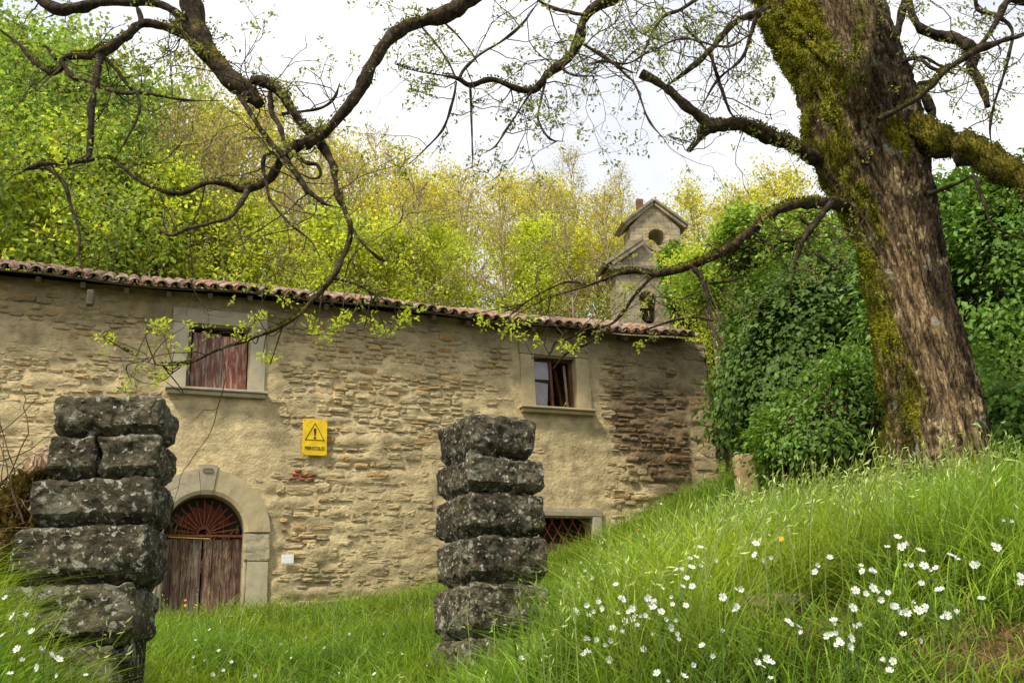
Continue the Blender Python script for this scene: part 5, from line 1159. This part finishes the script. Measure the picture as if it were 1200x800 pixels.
# ------------------------------------------------------------------ flowers
def flower_mesh(kind, v_):
    A = Acc(); g = np.random.default_rng(v_); np_ = 5; r = .0125 if kind == 'white' else .010
    tilt = g.uniform(-.5, .5)
    def rot(P): P = np.array(P, float); P[:, 2] += (0, .0, .35, .8)[v_]*np.hypot(P[:, 0], P[:, 1]); P[:, :2] *= (1, .9, .9, .6)[v_]; c_, s_ = math.cos(.9), math.sin(.9); return np.column_stack([P[:, 0]+tilt*.2*P[:, 2], P[:, 1]*c_-P[:, 2]*s_*-1*-1, P[:, 1]*s_+P[:, 2]*c_])
    for i in range(np_):
        a = i*2*math.pi/np_+g.uniform(-.1, .1)
        V = [(0, 0, 0)]+[(rr*math.cos(a+da), rr*math.sin(a+da), zz) for rr, da, zz in ((r*.62, -.60, .002), (r*1.02, -.36, .004), (r*.93, 0, .003), (r*1.02, .36, .004), (r*.62, .60, .002))]
        A.add(rot(V), [(0, 1, 2, 3), (0, 3, 4, 5)], (.74, .75, .72) if kind == 'white' else (.85, .42, .02), 0)
    cth = [(r*.22*math.cos(t_), r*.22*math.sin(t_), .004) for t_ in np.linspace(0, 6.28, 7)[:-1]]; A.add(rot(cth), [(0, 1, 2, 3, 4, 5)], (.45, .42, .08), 0)
    V, F = sweep(np.array([(0, 0, 0), (.004, .006, -.06), (-.004, .01, -.15), (0, .01, -.28)]), .0011, 4); A.add(V, F, (.12, .2, .04), 1)
    return A.mesh(kind+'_flower', [M_PETAL, M_GRASS])
FM = {(k_, v_): flower_mesh(k_, v_) for k_ in ('white', 'yellow') for v_ in range(4)}
WF = [(886, 637), (884, 650), (816, 655), (820, 662), (811, 665), (839, 657), (862, 710), (858, 714), (812, 686), (799, 688), (862, 716), (847, 742), (923, 728), (928, 731), (1009, 664), (1023, 670), (1002, 691), (1001, 694), (1015, 697), (1029, 695), (1022, 690), (1041, 696), (1068, 661), (1060, 663), (1082, 661), (1096, 665),
      (1080, 684), (1069, 707), (1075, 714), (1046, 710), (1062, 717), (1087, 717), (1109, 723), (1108, 722), (1061, 745), (1006, 733), (999, 711), (976, 729), (972, 744), (983, 745), (984, 754), (982, 754), (1006, 734), (1036, 775), (1046, 775), (1141, 661), (1118, 655), (890, 762), (894, 781), (905, 776), (884, 776), (1183, 612), (1190, 593), (1196, 673),
      (1051, 631), (1065, 641), (1078, 646), (1037, 640), (973, 655), (959, 664), (764, 712), (774, 716), (788, 708), (780, 724), (786, 735), (794, 742), (738, 716), (744, 722), (733, 728), (747, 732), (757, 708), (752, 723), (741, 712), (760, 700), (722, 720), (712, 722), (717, 735), (728, 700), (775, 690), (790, 700), (805, 708),
      (700, 671), (687, 666), (694, 676), (722, 683), (702, 705), (688, 708), (687, 750), (686, 765), (689, 763), (640, 693), (655, 690), (713, 772), (686, 748), (610, 770), (660, 667), (675, 715), (690, 720), (707, 713), (730, 745), (700, 748), (597, 687), (606, 706), (565, 668), (560, 730),
      (55, 702), (48, 697), (62, 715), (12, 790), (20, 760), (52, 762), (58, 768), (70, 772), (95, 765), (98, 762), (48, 758), (110, 752), (5, 745), (8, 700), (30, 722), (88, 700), (44, 780), (66, 790), (25, 775), (100, 790), (15, 722), (38, 740), (64, 770), (12, 680), (80, 735),
      (225, 770), (240, 775), (256, 762), (262, 785), (230, 750), (208, 758), (250, 792), (270, 774), (245, 740), (228, 782), (300, 790), (340, 772), (380, 760), (420, 780), (440, 790), (470, 765), (360, 745), (500, 780), (330, 755), (410, 742), (450, 742), (398, 790),
      (1010, 668), (935, 736), (997, 758), (765, 745), (845, 700), (820, 640), (795, 668), (905, 655), (1150, 700), (1165, 640), (870, 690), (835, 770), (1100, 690), (752, 762), (800, 795), (812, 780), (770, 788)]
wroot = 0
WF += [(x_+rng.normal(0, 9), y_+rng.normal(0, 6)) for x_, y_ in [w_ for w_ in WF if w_[0] > 680] if rng.random() < .5]
for i, (px, py) in enumerate(WF):
    hgt = .34 if px > 590 and py < 720 else .33 if px < 190 else .24
    p = march(px+rng.normal(0, 1), py+rng.normal(0, 1), hgt)
    if p is None: continue
    o = bpy.data.objects.new('white_flower', FM['white', i % 4]); COL.objects.link(o); o.location = p; o.rotation_euler = (rng.uniform(-.45, .7), rng.uniform(-.6, .6), rng.uniform(-.8, .8)); k = rng.uniform(.45, .85)*(1+.05*p[1]); o.scale = (k, k, k)
    zone = 'on the right bank below the mossy trunk' if px > 820 else 'on the bank right of the right gate pillar' if px > 590 else 'in the yard grass between the gate pillars' if px > 190 else 'at the foot of the left gate pillar'
    tag(o, 'small white five petalled flower '+zone, 'flower', 'white flowers '+zone)
YF = [(200, 700), (217, 703), (231, 698), (254, 699), (217, 709), (230, 709), (327, 707), (371, 703), (915, 632), (1048, 556), (748, 621), (1030, 558), (203, 696)]
for i, (px, py) in enumerate(YF):
    p = march(px, py, .26 if px > 700 else .30)
    if p is None: continue
    o = bpy.data.objects.new('yellow_flower', FM['yellow', i % 4]); COL.objects.link(o); o.location = p; k = .8+.09*p[1]; o.scale = (k, k, k); o.rotation_euler = (rng.uniform(-.2, .3), rng.uniform(-.3, .3), rng.uniform(-.8, .8))
    tag(o, 'small yellow flower standing in the long grass', 'flower', 'yellow flowers dotted in the grass')
for o_ in (house, bg, lw): o_['kind'] = 'thing'
print('objects', len(bpy.data.objects), 'tris', sum(len(o.data.polygons) for o in bpy.data.objects if o.type == 'MESH'))
